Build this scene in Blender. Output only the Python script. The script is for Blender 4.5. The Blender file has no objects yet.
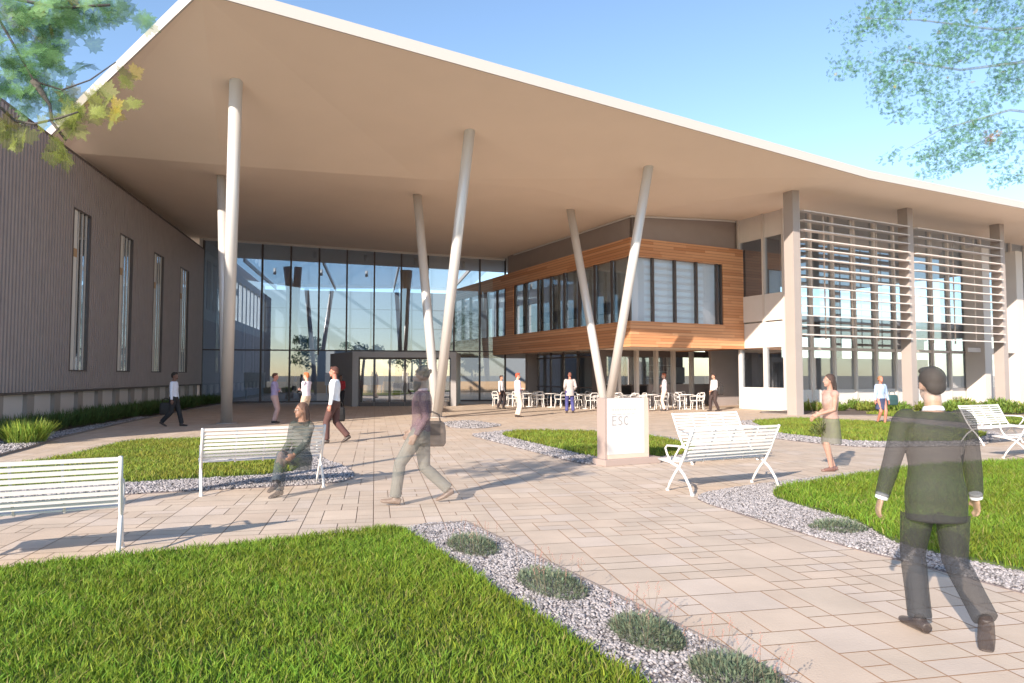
import bpy, bmesh, math, random
import numpy as np
from mathutils import Vector, Matrix
random.seed(7); rng = np.random.default_rng(7)
S = bpy.context.scene
COL = S.collection
R = math.radians
# ------------------------------------------------------------------ camera
F = 684.0; CH = 1.7
PITCH = math.atan(34/684.0)
SP, CP = math.sin(PITCH), math.cos(PITCH)
def ray(px, py):
    u = (px-512)/F; v = (341.5-py)/F
    return Vector((u, CP - v*SP, SP + v*CP))
def P(px, py, D):                       # point seen at a pixel, D metres ahead
    r = ray(px, py); t = D/r.y
    return Vector((r.x*t, D, CH + r.z*t))
def G(px, py, z=0.0):                   # point of the ground seen at a pixel
    r = ray(px, py); t = (z-CH)/r.z
    return Vector((r.x*t, r.y*t, z))
cam = bpy.data.cameras.new('camera'); cam.lens = F/1024*36; cam.sensor_width = 36
cam.clip_end = 6000; cam.clip_start = 0.05
co = bpy.data.objects.new('camera', cam); COL.objects.link(co)
co.location = (0, 0, CH); co.rotation_euler = (math.pi/2+PITCH, 0, 0)
S.camera = co
# the two grids of the place
TA, TB = R(11.33), R(26.7)
def frame(th):
    c, s = math.cos(th), math.sin(th)
    return lambda a, b, z=0: Vector((c*a - s*b, s*a + c*b, z))
FA, FB = frame(TA), frame(TB)
def toB(p):
    c, s = math.cos(TB), math.sin(TB)
    return (c*p.x + s*p.y, -s*p.x + c*p.y)
W = lambda a, b, z=0: Vector((a, b, z))
# ------------------------------------------------------------------ materials
def mat(name, col, rough=.7, metal=0, var=0, scale=3, bump=0, bscale=40, spec=.5, attr=None, trans=0):
    m = bpy.data.materials.new(name); m.use_nodes = True
    nt = m.node_tree; n = nt.nodes; l = nt.links
    b = n['Principled BSDF']
    b.inputs['Roughness'].default_value = rough; b.inputs['Metallic'].default_value = metal
    b.inputs['Specular IOR Level'].default_value = spec
    b.inputs['Base Color'].default_value = (*col, 1)
    src = None
    if attr:
        a = n.new('ShaderNodeAttribute'); a.attribute_name = attr; src = a.outputs['Color']
    if var or bump:
        tc = n.new('ShaderNodeTexCoord')
    if var:
        nz = n.new('ShaderNodeTexNoise'); nz.inputs['Scale'].default_value = scale; nz.inputs['Detail'].default_value = 6
        l.new(tc.outputs['Object'], nz.inputs['Vector'])
        mr = n.new('ShaderNodeMapRange'); mr.inputs['From Min'].default_value = .3; mr.inputs['From Max'].default_value = .7
        mr.inputs['To Min'].default_value = 1-var; mr.inputs['To Max'].default_value = 1+var
        l.new(nz.outputs['Fac'], mr.inputs['Value'])
        mx = n.new('ShaderNodeVectorMath'); mx.operation = 'SCALE'
        if src: l.new(src, mx.inputs[0])
        else: mx.inputs[0].default_value = col
        l.new(mr.outputs['Result'], mx.inputs['Scale'])
        src = mx.outputs['Vector']
    if src: l.new(src, b.inputs['Base Color'])
    if bump:
        nb = n.new('ShaderNodeTexNoise'); nb.inputs['Scale'].default_value = bscale; nb.inputs['Detail'].default_value = 4
        l.new(tc.outputs['Object'], nb.inputs['Vector'])
        bp = n.new('ShaderNodeBump'); bp.inputs['Strength'].default_value = bump; bp.inputs['Distance'].default_value = .01
        l.new(nb.outputs['Fac'], bp.inputs['Height']); l.new(bp.outputs['Normal'], b.inputs['Normal'])
    if trans:
        t = n.new('ShaderNodeBsdfTranslucent'); ms = n.new('ShaderNodeMixShader'); ms.inputs[0].default_value = trans
        if src: l.new(src, t.inputs['Color'])
        else: t.inputs['Color'].default_value = (*col, 1)
        l.new(b.outputs[0], ms.inputs[1]); l.new(t.outputs[0], ms.inputs[2])
        l.new(ms.outputs[0], n['Material Output'].inputs['Surface'])
    return m
def sheer(m, alpha, cull=False):
    """let part of the light straight through: a see-through figure or foliage"""
    nt = m.node_tree; n = nt.nodes; l = nt.links
    out = n['Material Output']; s0 = out.inputs['Surface'].links[0].from_socket
    t = n.new('ShaderNodeBsdfTransparent'); ms = n.new('ShaderNodeMixShader')
    ms.inputs[0].default_value = alpha
    if cull:
        g = n.new('ShaderNodeNewGeometry'); ma = n.new('ShaderNodeMath'); ma.operation = 'MULTIPLY_ADD'
        l.new(g.outputs['Backfacing'], ma.inputs[0]); ma.inputs[1].default_value = -alpha; ma.inputs[2].default_value = alpha
        l.new(ma.outputs[0], ms.inputs[0])
    l.new(t.outputs[0], ms.inputs[1]); l.new(s0, ms.inputs[2]); l.new(ms.outputs[0], out.inputs['Surface'])
    return m
def glass(name, tint=(.8,.85,.88), refl=1.0, base=.06):
    m = bpy.data.materials.new(name); m.use_nodes = True
    nt = m.node_tree; n = nt.nodes; l = nt.links; n.remove(n['Principled BSDF'])
    t = n.new('ShaderNodeBsdfTransparent'); t.inputs[0].default_value = (*tint, 1)
    g = n.new('ShaderNodeBsdfGlossy'); g.inputs['Roughness'].default_value = .01; g.inputs['Color'].default_value = (.95,.97,1,1)
    fr = n.new('ShaderNodeFresnel'); ge = n.new('ShaderNodeNewGeometry'); mi = n.new('ShaderNodeMath'); mi.operation = 'MULTIPLY_ADD'
    mi.inputs[1].default_value = 1/1.5-1.5; mi.inputs[2].default_value = 1.5
    l.new(ge.outputs['Backfacing'], mi.inputs[0]); l.new(mi.outputs[0], fr.inputs['IOR'])
    ma = n.new('ShaderNodeMath'); ma.operation = 'MULTIPLY_ADD'; ma.use_clamp = True
    ma.inputs[1].default_value = refl; ma.inputs[2].default_value = base
    l.new(fr.outputs[0], ma.inputs[0])
    ms = n.new('ShaderNodeMixShader'); l.new(ma.outputs[0], ms.inputs[0]); l.new(t.outputs[0], ms.inputs[1]); l.new(g.outputs[0], ms.inputs[2])
    l.new(ms.outputs[0], n['Material Output'].inputs['Surface'])
    return m
def wood_mat():
    m = mat('cedar_planks', (.5,.22,.1), .55)
    nt = m.node_tree; n = nt.nodes; l = nt.links; b = n['Principled BSDF']
    tc = n.new('ShaderNodeTexCoord'); sp = n.new('ShaderNodeSeparateXYZ'); l.new(tc.outputs['Object'], sp.inputs[0])
    def M(op, a, bb=None):
        k = n.new('ShaderNodeMath'); k.operation = op
        for i, x in enumerate([a, bb]):
            if x is None: continue
            if isinstance(x, (int, float)): k.inputs[i].default_value = x
            else: l.new(x, k.inputs[i])
        return k.outputs[0]
    row = M('DIVIDE', sp.outputs['Z'], .145)
    fl = M('FLOOR', row); frc = M('FRACT', row)
    wn0 = n.new('ShaderNodeTexWhiteNoise'); wn0.noise_dimensions = '1D'; l.new(fl, wn0.inputs['W'])
    s = M('ADD', M('ADD', sp.outputs['X'], sp.outputs['Y']), M('MULTIPLY', wn0.outputs['Value'], 3.1))
    cell = M('FLOOR', M('DIVIDE', s, 2.7))
    cb = n.new('ShaderNodeCombineXYZ'); l.new(fl, cb.inputs[0]); l.new(cell, cb.inputs[1])
    wn = n.new('ShaderNodeTexWhiteNoise'); wn.noise_dimensions = '2D'; l.new(cb.outputs[0], wn.inputs['Vector'])
    mp = n.new('ShaderNodeMapping'); mp.inputs['Scale'].default_value = (1.2, 1.2, 30); l.new(tc.outputs['Object'], mp.inputs[0])
    nz = n.new('ShaderNodeTexNoise'); nz.inputs['Scale'].default_value = 2.5; nz.inputs['Detail'].default_value = 5; l.new(mp.outputs[0], nz.inputs['Vector'])
    fac = M('ADD', M('MULTIPLY', wn.outputs['Value'], .65), M('MULTIPLY', nz.outputs['Fac'], .35))
    cr = n.new('ShaderNodeValToRGB'); e = cr.color_ramp.elements
    e[0].position = .1; e[0].color = (.46,.19,.08,1); e[1].position = .9; e[1].color = (.68,.36,.19,1)
    l.new(fac, cr.inputs[0])
    gap = M('LESS_THAN', frc, .09)
    mx = n.new('ShaderNodeMix'); mx.data_type = 'RGBA'; l.new(gap, mx.inputs['Factor']); l.new(cr.outputs[0], mx.inputs[6]); mx.inputs[7].default_value = (.14,.06,.03,1)
    l.new(mx.outputs[2], b.inputs['Base Color'])
    return m
M_ = {}
def mk():
    M_['soffit'] = mat('soffit_panel', (.90,.745,.615), .75, var=.02, scale=.6)
    M_['fascia'] = mat('cream_fascia_metal', (.52,.475,.44), .5)
    M_['white'] = mat('white_metal', (.70,.66,.63), .45)
    M_['bench'] = mat('white_powder_coat', (.70,.67,.65), .4)
    M_['steel'] = mat('painted_steel_column', (.66,.63,.61), .38, metal=.25)
    M_['clad'] = mat('ribbed_metal_cladding', (.42,.355,.345), .55, metal=.1, var=.05, scale=2)
    M_['cladtrim'] = mat('dark_metal_trim', (.13,.105,.1), .5, metal=.2)
    M_['mull'] = mat('bronze_mullion', (.10,.08,.075), .5, metal=.2)
    M_['mull_light'] = mat('pale_mullion', (.62,.56,.52), .5)
    M_['post'] = mat('taupe_panel_column', (.37,.315,.29), .55, var=.03, scale=1)
    M_['louvre'] = mat('taupe_louvre_blade', (.66,.59,.55), .5)
    M_['greywall'] = mat('mauve_grey_render', (.33,.275,.26), .8, var=.04, scale=1.5)
    M_['portal'] = mat('grey_portal_panel', (.33,.305,.30), .55, var=.03)
    M_['whitewall'] = mat('white_render', (.68,.63,.60), .8, var=.02)
    M_['inwall'] = mat('interior_plaster', (.62,.54,.53), .85)
    M_['inwhite'] = mat('interior_white', (.78,.76,.75), .8)
    M_['backwall'] = mat('blue_grey_back_wall', (.21,.23,.25), .7)
    M_['blind'] = mat('roller_blind', (.74,.82,.90), .8)  # sky reflection put into a plain sheet colour
    M_['blindbeige'] = mat('beige_blind', (.88,.79,.71), .8)  # mirrored soffit tone put into a plain sheet colour
    M_['infloor'] = mat('interior_floor', (.50,.36,.25), .4)
    M_['tan'] = mat('interior_tan_panel', (.55,.36,.22), .7)
    M_['glass'] = glass('clear_glazing', (.88,.91,.93), .8, .04)
    M_['hallglass'] = glass('blue_grey_glazing', (.66,.73,.80), 1.0, .11)
    M_['glassbay'] = glass('low_sheen_glazing', (.93,.95,.97), .35, .03)
    M_['glass2'] = glass('reflective_glazing', (.55,.6,.65), 1.0, .42)
    M_['glass3'] = glass('pale_glazing', (.86,.89,.9), 1.0, .22)
    M_['glass4'] = glass('sky_mirroring_glazing', (.8,.86,.92), 1.0, .16)
    M_['panel'] = mat('frosted_panel', (.70,.63,.61), .35)
    M_['wood'] = wood_mat()
    M_['joint'] = mat('paver_joint_sand', (.38,.235,.15), .95)
    M_['paver'] = mat('sandstone_paver', (.5,.4,.33), .8, attr='Col', var=.10, scale=1.6, bump=.25, bscale=60)
    M_['gravel'] = mat('gravel_stone', (.4,.4,.4), .9, attr='Col')
    M_['gravelbed'] = mat('gravel_bed', (.15,.125,.13), 1, var=.3, scale=40)
    M_['soil'] = mat('turf_soil', (.07,.10,.025), 1, var=.3, scale=8)
    M_['grass'] = mat('grass_blade', (.1,.2,.03), .6, attr='Col', spec=.25, trans=.3)
    M_['mulch'] = mat('planting_mulch', (.11,.08,.065), 1, var=.3, scale=20)
    M_['ground'] = mat('dry_ground', (.30,.24,.17), 1, var=.15, scale=.05)
    M_['leaf'] = mat('shrub_leaf', (.1,.2,.03), .6, attr='Col', trans=.25)
    M_['edge'] = mat('steel_edging', (.2,.17,.16), .6)
    M_['sign'] = mat('sign_white_panel', (.60,.575,.56), .4)
    M_['signframe'] = mat('sign_copper_frame', (.66,.46,.38), .5)
    M_['signside'] = mat('sign_bronze_side', (.36,.28,.25), .5)
    M_['text'] = mat('sign_grey_letter', (.34,.32,.32), .6)
    M_['text2'] = mat('sign_faint_letter', (.60,.44,.42), .6)
    M_['bark'] = mat('maple_bark', (.12,.10,.10), .9, var=.3, scale=12, bump=.5)
    M_['black'] = mat('black_plastic', (.03,.03,.035), .5)
mk()
# ------------------------------------------------------------------ objects
ROOT = {}
def tag(o, label=None, cat=None, group=None, kind=None):
    if label: o['label'] = label
    if cat: o['category'] = cat
    if group: o['group'] = group
    if kind: o['kind'] = kind
    return o
def thing(name, loc, label, cat, rz=0, group=None):
    o = bpy.data.objects.new(name, None); COL.objects.link(o); o.empty_display_size = .2
    o.location = loc; o.rotation_euler = (0, 0, rz)
    ROOT[o.name] = Matrix.Translation(Vector(loc)) @ Matrix.Rotation(rz, 4, 'Z')
    return tag(o, label, cat, group)
class MB:
    def __init__(s): s.v = []; s.f = []
    def add(s, vs, fs):
        o = len(s.v); s.v += [tuple(p) for p in vs]; s.f += [tuple(i+o for i in f) for f in fs]; return s
    def box(s, fr, a0, a1, b0, b1, z0, z1):
        vs = [fr(a, b, z) for z in (z0, z1) for a, b in ((a0,b0),(a1,b0),(a1,b1),(a0,b1))]
        return s.add(vs, [(0,3,2,1),(4,5,6,7),(0,1,5,4),(1,2,6,5),(2,3,7,6),(3,0,4,7)])
    def hexa(s, q0, q1):
        return s.add(list(q0)+list(q1), [(0,3,2,1),(4,5,6,7),(0,1,5,4),(1,2,6,5),(2,3,7,6),(3,0,4,7)])
    def prism(s, poly, z0, z1):
        n = len(poly)
        vs = [(p[0], p[1], z0) for p in poly]+[(p[0], p[1], z1) for p in poly]
        return s.add(vs, [tuple(range(n))[::-1], tuple(range(n, 2*n))]+[(i, (i+1)%n, n+(i+1)%n, n+i) for i in range(n)])
    def tube(s, pts, rad, n=10, ry=None, side=None, cap=True):
        """swept tube; rad/ry scalar or list, side = direction of the first radius"""
        pts = [Vector(p) for p in pts]; k = len(pts)
        ra = [rad]*k if isinstance(rad, (int, float)) else list(rad)
        rb = ra if ry is None else ([ry]*k if isinstance(ry, (int, float)) else list(ry))
        vs = []; prev = Vector(side) if side is not None else None
        for i in range(k):
            d = (pts[min(i+1, k-1)]-pts[max(i-1, 0)])
            d = d.normalized() if d.length > 1e-9 else Vector((0,0,1))
            if prev is None:
                prev = Vector((1,0,0)) if abs(d.x) < .8 else Vector((0,1,0))
            x = prev - d*prev.dot(d)
            x = x.normalized() if x.length > 1e-6 else d.orthogonal().normalized()
            if side is None: prev = x
            y = d.cross(x)
            for j in range(n):
                t = 2*math.pi*j/n
                vs.append(pts[i] + x*(ra[i]*math.cos(t)) + y*(rb[i]*math.sin(t)))
        fs = [(i*n+j, i*n+(j+1)%n, (i+1)*n+(j+1)%n, (i+1)*n+j) for i in range(k-1) for j in range(n)]
        if cap: fs += [tuple(range(n))[::-1], tuple(range((k-1)*n, k*n))]
        return s.add(vs, fs)
    def ball(s, c, r, n=12, m=8, rot=None):
        c = Vector(c); r = Vector(r if hasattr(r, '__len__') else (r,r,r)); vs = []
        for i in range(1, m):
            ph = math.pi*i/m
            for j in range(n):
                t = 2*math.pi*j/n
                p = Vector((r.x*math.sin(ph)*math.cos(t), r.y*math.sin(ph)*math.sin(t), r.z*math.cos(ph)))
                if rot: p = rot @ p
                vs.append(c+p)
        for sg in (1, -1):
            p = Vector((0,0,r.z*sg)); vs.append(c+(rot @ p if rot else p))
        fs = [(i*n+j, (i+1)*n+j, (i+1)*n+(j+1)%n, i*n+(j+1)%n) for i in range(m-2) for j in range(n)]
        T = (m-1)*n; fs += [(T, j, (j+1)%n) for j in range(n)]+[(T+1, (m-2)*n+(j+1)%n, (m-2)*n+j) for j in range(n)]
        return s.add(vs, fs)
    def build(s, name, m, parent=None, local=False, smooth=False, bevel=0):
        me = bpy.data.meshes.new(name)
        v = s.v
        root = parent
        while root is not None and root.parent is not None: root = root.parent
        if root is not None and not local:
            inv = ROOT[root.name].inverted(); v = [tuple(inv @ Vector(p)) for p in v]
        me.from_pydata(v, [], s.f); me.materials.append(m if not isinstance(m, str) else M_[m])
        if smooth: me.shade_smooth() if hasattr(me, 'shade_smooth') else None
        o = bpy.data.objects.new(name, me); COL.objects.link(o)
        if parent is not None: o.parent = parent
        if bevel:
            md = o.modifiers.new('bevel', 'BEVEL'); md.width = bevel; md.segments = 2; md.limit_method = 'ANGLE'
        return o
def npmesh(name, V, Fc, m, col=None, parent=None):
    """fast mesh: V (n,3), Fc (k,3|4), col per vertex (n,3)"""
    me = bpy.data.meshes.new(name); nv = len(V); k, w = Fc.shape
    me.vertices.add(nv); me.vertices.foreach_set('co', np.ascontiguousarray(V, dtype=np.float32).ravel())
    me.loops.add(k*w); me.loops.foreach_set('vertex_index', np.ascontiguousarray(Fc, dtype=np.int32).ravel())
    me.polygons.add(k); me.polygons.foreach_set('loop_start', np.arange(0, k*w, w, dtype=np.int32))
    me.update(calc_edges=True); me.validate()
    if col is not None:
        a = me.color_attributes.new('Col', 'FLOAT_COLOR', 'POINT')
        a.data.foreach_set('color', np.concatenate([col, np.ones((nv,1))], 1).astype(np.float32).ravel())
    me.materials.append(m if not isinstance(m, str) else M_[m])
    o = bpy.data.objects.new(name, me); COL.objects.link(o)
    if parent is not None: o.parent = parent
    return o
def copy_tree(o, parent=None):
    c = o.copy(); COL.objects.link(c)
    if parent is not None: c.parent = parent
    for ch in list(o.children): copy_tree(ch, c)
    return c
def inpoly(pts, poly):
    x, y = pts[:,0], pts[:,1]; r = np.zeros(len(pts), bool); n = len(poly)
    for i in range(n):
        x0, y0 = poly[i][0], poly[i][1]; x1, y1 = poly[(i+1)%n][0], poly[(i+1)%n][1]
        c = ((y0 > y) != (y1 > y)) & (x < (x1-x0)*(y-y0)/((y1-y0) or 1e-9)+x0)
        r ^= c
    return r
def smooth_poly(poly, it=2):
    p = [Vector((q[0], q[1])) for q in poly]
    for _ in range(it):
        o = []
        for i in range(len(p)):
            a, b = p[i], p[(i+1)%len(p)]
            L = (b-a).length; c = min(.25, .35/max(L, .01))
            o += [a.lerp(b, c), a.lerp(b, 1-c)]
        p = o
    return p
# ------------------------------------------------------------------ world and sun
AZ, EL = R(31), R(24.5)
w = bpy.data.worlds.new('World'); S.world = w; w.use_nodes = True
nt = w.node_tree; bg = nt.nodes['Background']; sky = nt.nodes.new('ShaderNodeTexSky'); sky.sky_type = 'NISHITA'
sky.sun_disc = False; sky.sun_elevation = EL; sky.sun_rotation = math.pi + AZ; sky.altitude = 0
sky.air_density = 1.0; sky.dust_density = 0.25; sky.ozone_density = 2.0
nt.links.new(sky.outputs[0], bg.inputs[0]); bg.inputs[1].default_value = .15
sl = bpy.data.lights.new('sun', 'SUN'); sl.energy = 4.8; sl.angle = R(.6); sl.color = (1, .885, .75)
so = bpy.data.objects.new('sun', sl); COL.objects.link(so); so.location = (-20, -30, 30)
trav = Vector((math.sin(AZ)*math.cos(EL), math.cos(AZ)*math.cos(EL), -math.sin(EL)))
so.rotation_euler = trav.to_track_quat('-Z', 'Y').to_euler()
S.view_settings.view_transform = 'Standard'; S.view_settings.look = 'None'; S.view_settings.exposure = .92; S.view_settings.gamma = 1
# ------------------------------------------------------------------ ground sheets
mb = MB(); mb.add([(-2500,-2500,-.03),(2500,-2500,-.03),(2500,2500,-.03),(-2500,2500,-.03)], [(0,1,2,3)])
tag(mb.build('ground', 'ground'), kind='structure')
# ashlar paving in the grid of the wing: modules .3 m
a0, a1, b0, b1 = -16, 44, -3, 44
U = .20
def pavers():
    na, nb = int((a1-a0)/U), int((b1-b0)/U)
    used = np.zeros((na, nb), bool); out = []
    sizes = [(2,2),(2,2),(2,1),(3,2),(1,2),(2,3),(1,1),(2,1)]
    for i in range(0, na):
        for j in range(nb):
            if used[i, j]: continue
            # long joints every 4 modules keep the running lines of the photo
            for (wa, wb) in random.sample(sizes, len(sizes))+[(1,1)]:
                if i//4 != (i+wa-1)//4: continue
                if i+wa > na or j+wb > nb: continue
                if used[i:i+wa, j:j+wb].any(): continue
                used[i:i+wa, j:j+wb] = True; out.append((i, j, wa, wb)); break
    return out
pv = pavers()
V = []; Cc = []
g = .005
for (i, j, wa, wb) in pv:
    x0, x1, y0, y1 = a0+i*U+g, a0+(i+wa)*U-g, b0+j*U+g, b0+(j+wb)*U-g
    k = random.gauss(0, 1)*.022; t = random.random()
    base = np.array((.52,.42,.33))*(1-t)+np.array((.53,.41,.315))*t if t < .8 else np.array((.54,.44,.36))
    c = base*(1+k)
    for x, y in ((x0,y0),(x1,y0),(x1,y1),(x0,y1)):
        V.append(tuple(FA(x, y, 0))); Cc.append(c)
V = np.array(V); Fc = np.arange(len(V)).reshape(-1, 4)
tag(npmesh('plaza_paving', V, Fc, 'paver', np.array(Cc)), kind='structure')
q = [FA(a0,b0,-.006), FA(a1,b0,-.006), FA(a1,b1,-.006), FA(a0,b1,-.006)]
tag(MB().add(q, [(0,1,2,3)]).build('paving_joint_bed', 'joint'), kind='structure')

# ------------------------------------------------------------------ planting beds
def pxpoly(l): return [G(x, y) for x, y in l]
GR = (0.085,.19,.014)
def lawn(name, poly, dens, h, wdt, zt=.035, seed=1, vis=None, base=(.13,.235,.022), label=None):
    """turf base and one mesh of blades"""
    mb = MB(); mb.prism(poly, -.01, zt)
    tag(mb.build('turf', 'soil'), kind='structure')
    r = np.random.default_rng(seed)
    P2 = np.array([(p[0], p[1]) for p in poly])
    lo, hi = P2.min(0), P2.max(0)
    if vis: lo = np.maximum(lo, vis[0]); hi = np.minimum(hi, vis[1])
    n = int((hi[0]-lo[0])*(hi[1]-lo[1])*dens)
    pts = r.uniform(lo, hi, (n, 2)); pts = pts[inpoly(pts, poly)]
    # keep what can show in or near the frame
    pts = pts[(pts[:,1] > 2.2) & (abs(pts[:,0]) < pts[:,1]*.85+1.2)]
    n = len(pts)
    cl = np.sin(pts[:,0]*7+np.sin(pts[:,1]*5)*2)*np.sin(pts[:,1]*8+np.sin(pts[:,0]*6)*2)
    hh = h*r.uniform(.45, 1.35, n)*(1+.22*cl); ww = wdt*r.uniform(.7, 1.3, n)
    th = r.uniform(0, 2*np.pi, n); lean = r.uniform(.1, 1.15, n)*hh; lt = r.uniform(0, 2*np.pi, n)
    dx, dy = np.cos(th)*ww/2, np.sin(th)*ww/2
    lx, ly = np.cos(lt)*lean, np.sin(lt)*lean
    z0 = np.full(n, zt-.01)
    def st(x, y, z): return np.stack([x, y, z], 1)
    x, y = pts[:,0], pts[:,1]
    v = np.stack([st(x-dx, y-dy, z0), st(x+dx, y+dy, z0),
                  st(x+dx*.8+lx*.35, y+dy*.8+ly*.35, z0+hh*.6), st(x-dx*.8+lx*.35, y-dy*.8+ly*.35, z0+hh*.6),
                  st(x+lx, y+ly, z0+hh)], 1)
    i0 = (np.arange(n)*5)[:,None]
    f = np.concatenate([i0+np.array([[0,1,2]]), i0+np.array([[0,2,3]]), i0+np.array([[3,2,4]])], 0)
    c = np.array(base)[None]*(1+r.normal(0, .24, (n,1))+.13*cl[:,None])
    c[:,0] *= 1+r.uniform(-.15, .35, n)
    pa = np.sin(x*1.7+np.sin(y*2.3)*1.4)*np.sin(y*1.9+np.sin(x*1.1+2)*1.7)
    c[:,0] *= 1+.12*np.clip(pa, -.4, 1); c *= (1-.10*pa)[:,None]
    dry = r.random(n) < .07; c[dry] = np.array((.30,.27,.09))
    c = np.clip(c, .01, .9)
    o = npmesh('lawn_grass', v.reshape(-1,3), f, 'grass', np.repeat(c, 5, 0))
    tag(o, label, kind='stuff')
    if label: o['category'] = 'lawn'
    return o
def stones(name, poly, dens, size, excl=None, seed=3, z=.012, vis=None, label=None):
    mb = MB(); mb.prism(poly, -.01, z); tag(mb.build('gravel_bed', 'gravelbed'), kind='structure')
    r = np.random.default_rng(seed); P2 = np.array([(p[0], p[1]) for p in poly]); lo, hi = P2.min(0), P2.max(0)
    n = int((hi[0]-lo[0])*(hi[1]-lo[1])*dens); pts = r.uniform(lo, hi, (n, 2)); pts = pts[inpoly(pts, poly)]
    if excl is not None: pts = pts[~inpoly(pts, excl)]
    pts = pts[(pts[:,1] > 2.5) & (abs(pts[:,0]) < pts[:,1]*.82+.8)]
    n = len(pts)
    # deformed octahedra with a ring of four extra corners
    base = np.array([(1,0,0),(.7,.7,.1),(0,1,0),(-.7,.7,0),(-1,0,.1),(-.7,-.7,0),(0,-1,0),(.7,-.7,.1),(0.1,0,1),(0,0,-1)], float)
    fc = [(8,i,(i+1)%8) for i in range(8)]+[(9,(i+1)%8,i) for i in range(8)]
    v = base[None]*r.uniform(.72, 1.25, (n,10,3)); sz = size*r.uniform(.55, 1.3, (n,1))
    v = v*np.stack([sz, sz*r.uniform(.6,1,(n,1)), sz*r.uniform(.45,.75,(n,1))], 2)
    th = r.uniform(0, 2*np.pi, n); c, s = np.cos(th)[:,None], np.sin(th)[:,None]
    X = v[:,:,0]*c-v[:,:,1]*s; Y = v[:,:,0]*s+v[:,:,1]*c; tl = r.normal(0,.3,(n,1)); Z = v[:,:,2]+X*tl
    v = np.stack([X+pts[:,:1], Y+pts[:,1:], Z+z+size*.25], 2)
    f = (np.arange(n)*10)[:,None,None]+np.array(fc)[None]
    col = r.choice([.37,.31,.24,.17,.10], n, p=[.3,.3,.2,.12,.08])[:,None]*np.array([[1.0,.92,.93]])*r.uniform(.85,1.15,(n,1))
    o = npmesh('gravel', v.reshape(-1,3), f.reshape(-1,3), 'gravel', np.repeat(np.clip(col,0,1), 10, 0))
    tag(o, label, kind='stuff')
    if label: o['category'] = 'gravel'
    return o
def edging(poly, h=.03, closed=True):
    mb = MB(); n = len(poly)
    for i in range(n if closed else n-1):
        a, b = Vector(poly[i][:2]).to_3d(), Vector(poly[(i+1)%n][:2]).to_3d()
        d = (b-a)
        if d.length < 1e-4: continue
        d.normalize(); s_ = Vector((-d.y, d.x, 0))*.006
        mb.hexa([a-s_, b-s_, b+s_, a+s_], [p+Vector((0,0,h)) for p in (a-s_, b-s_, b+s_, a+s_)])
    return tag(mb.build('bed_edging', 'edge'), kind='structure')
# bed A, foreground
cA = G(400, 530); e_, d_ = FB(1, 0), FB(0, 1)
dirL = (G(0, 572)-cA).normalized(); dirR = (G(635, 683)-cA).normalized()
lawnA = [cA, cA+dirL*14, cA+dirL*14+dirR*6.5, cA+dirR*6.5]
lawnA = [cA+dirR*.12, cA+(dirR*.03+dirL*.03), cA+dirL*.12]+lawnA[1:]
gA0 = G(466, 523); gdir = (G(790, 683)-gA0).normalized()
gravA = [cA+dirL*.02, G(430,524), gA0, gA0+gdir*.3, gA0+gdir*8.5, cA+dirR*6.5+Vector((.2,0,0)), cA+dirR*3-e_*.2]
stones('gravel', gravA, 3000, .0165, lawnA, 3, label='pale gravel strip with four grey-green shrubs along the foreground lawn')
lawn('lawn', lawnA, 5200, .065, .008, seed=11, base=(.155,.26,.026), vis=((-6.5, 2.5), (2, 9)), label='large green lawn filling the lower left foreground')
edging([gA0-e_*.5, gA0, gA0+gdir*8], closed=False)
# bed B, left, behind the first bench
gravB = smooth_poly(pxpoly([(-260,526),(121,495),(337,484),(357,477),(345,466),(325,461),(305,440),(290,436),(128,440),(66,456),(0,467),(-200,484)]), 1)
lawnB = smooth_poly(pxpoly([(-250,494),(0,469),(68,458),(130,442),(288,438),(300,450),(298,474),(123,484),(-150,500)]), 2)
stones('gravel', gravB, 1100, .025, lawnB, 4, label='gravel border in front of the lawn behind the left benches')
lawn('lawn', lawnB, 1500, .075, .014, seed=12, base=(.20,.27,.04), label='sunlit lawn behind the slatted bench with the seated woman')
# bed C, centre, behind the sign
gravC = smooth_poly(pxpoly([(467,435),(515,430),(600,431),(660,436),(712,447),(706,458),(640,463),(586,466)]), 2)
lawnC = smooth_poly(pxpoly([(498,435.5),(520,431.5),(600,433),(655,438),(697,447),(688,456),(640,459.5),(598,459)]), 2)
stones('gravel', gravC, 520, .034, lawnC, 5, label='gravel border of the small lawn behind the white sign')
lawn('lawn', lawnC, 1000, .08, .018, seed=13, base=(.18,.255,.035), label='small pointed lawn behind the white sign')
stones('gravel', smooth_poly(pxpoly([(442,422.5),(470,420.5),(505,425.5),(480,429),(450,428)]), 1), 300, .034, None, 15, label='small gravel patch at the foot of the middle V column')
# bed D, right
gravD = smooth_poly(pxpoly([(683,497),(748,486),(815,478),(907,466),(1024,461),(1300,452),(1300,670),(1024,594),(910,563),(840,546),(769,523)]), 2)
lawnD = smooth_poly(pxpoly([(764,495),(815,484),(907,471),(987,465),(1100,462),(1300,460),(1300,640),(1024,573),(896,547),(861,523),(800,507)]), 2)
stones('gravel', gravD, 2400, .0175, lawnD, 6, label='gravel strip bordering the right lawn beside the suited man')
lawn('lawn', lawnD, 2600, .095, .011, seed=14, base=(.15,.25,.026), label='right lawn behind the man in the dark suit')
# bed E
gravE = smooth_poly(pxpoly([(738,421.5),(800,418),(907,423),(1000,433),(985,446),(861,448),(772,439)]), 2)
lawnE = smooth_poly(pxpoly([(750,422),(800,419.5),(907,425),(990,435),(970,442),(861,442.5),(778,434)]), 2)
stones('gravel', gravE, 420, .036, lawnE, 7, label='gravel border of the narrow lawn behind the benches on the right')
lawn('lawn', lawnE, 900, .09, .02, seed=15, base=(.19,.27,.04), label='narrow sunlit lawn between the middle benches and the louvred facade')
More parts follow.
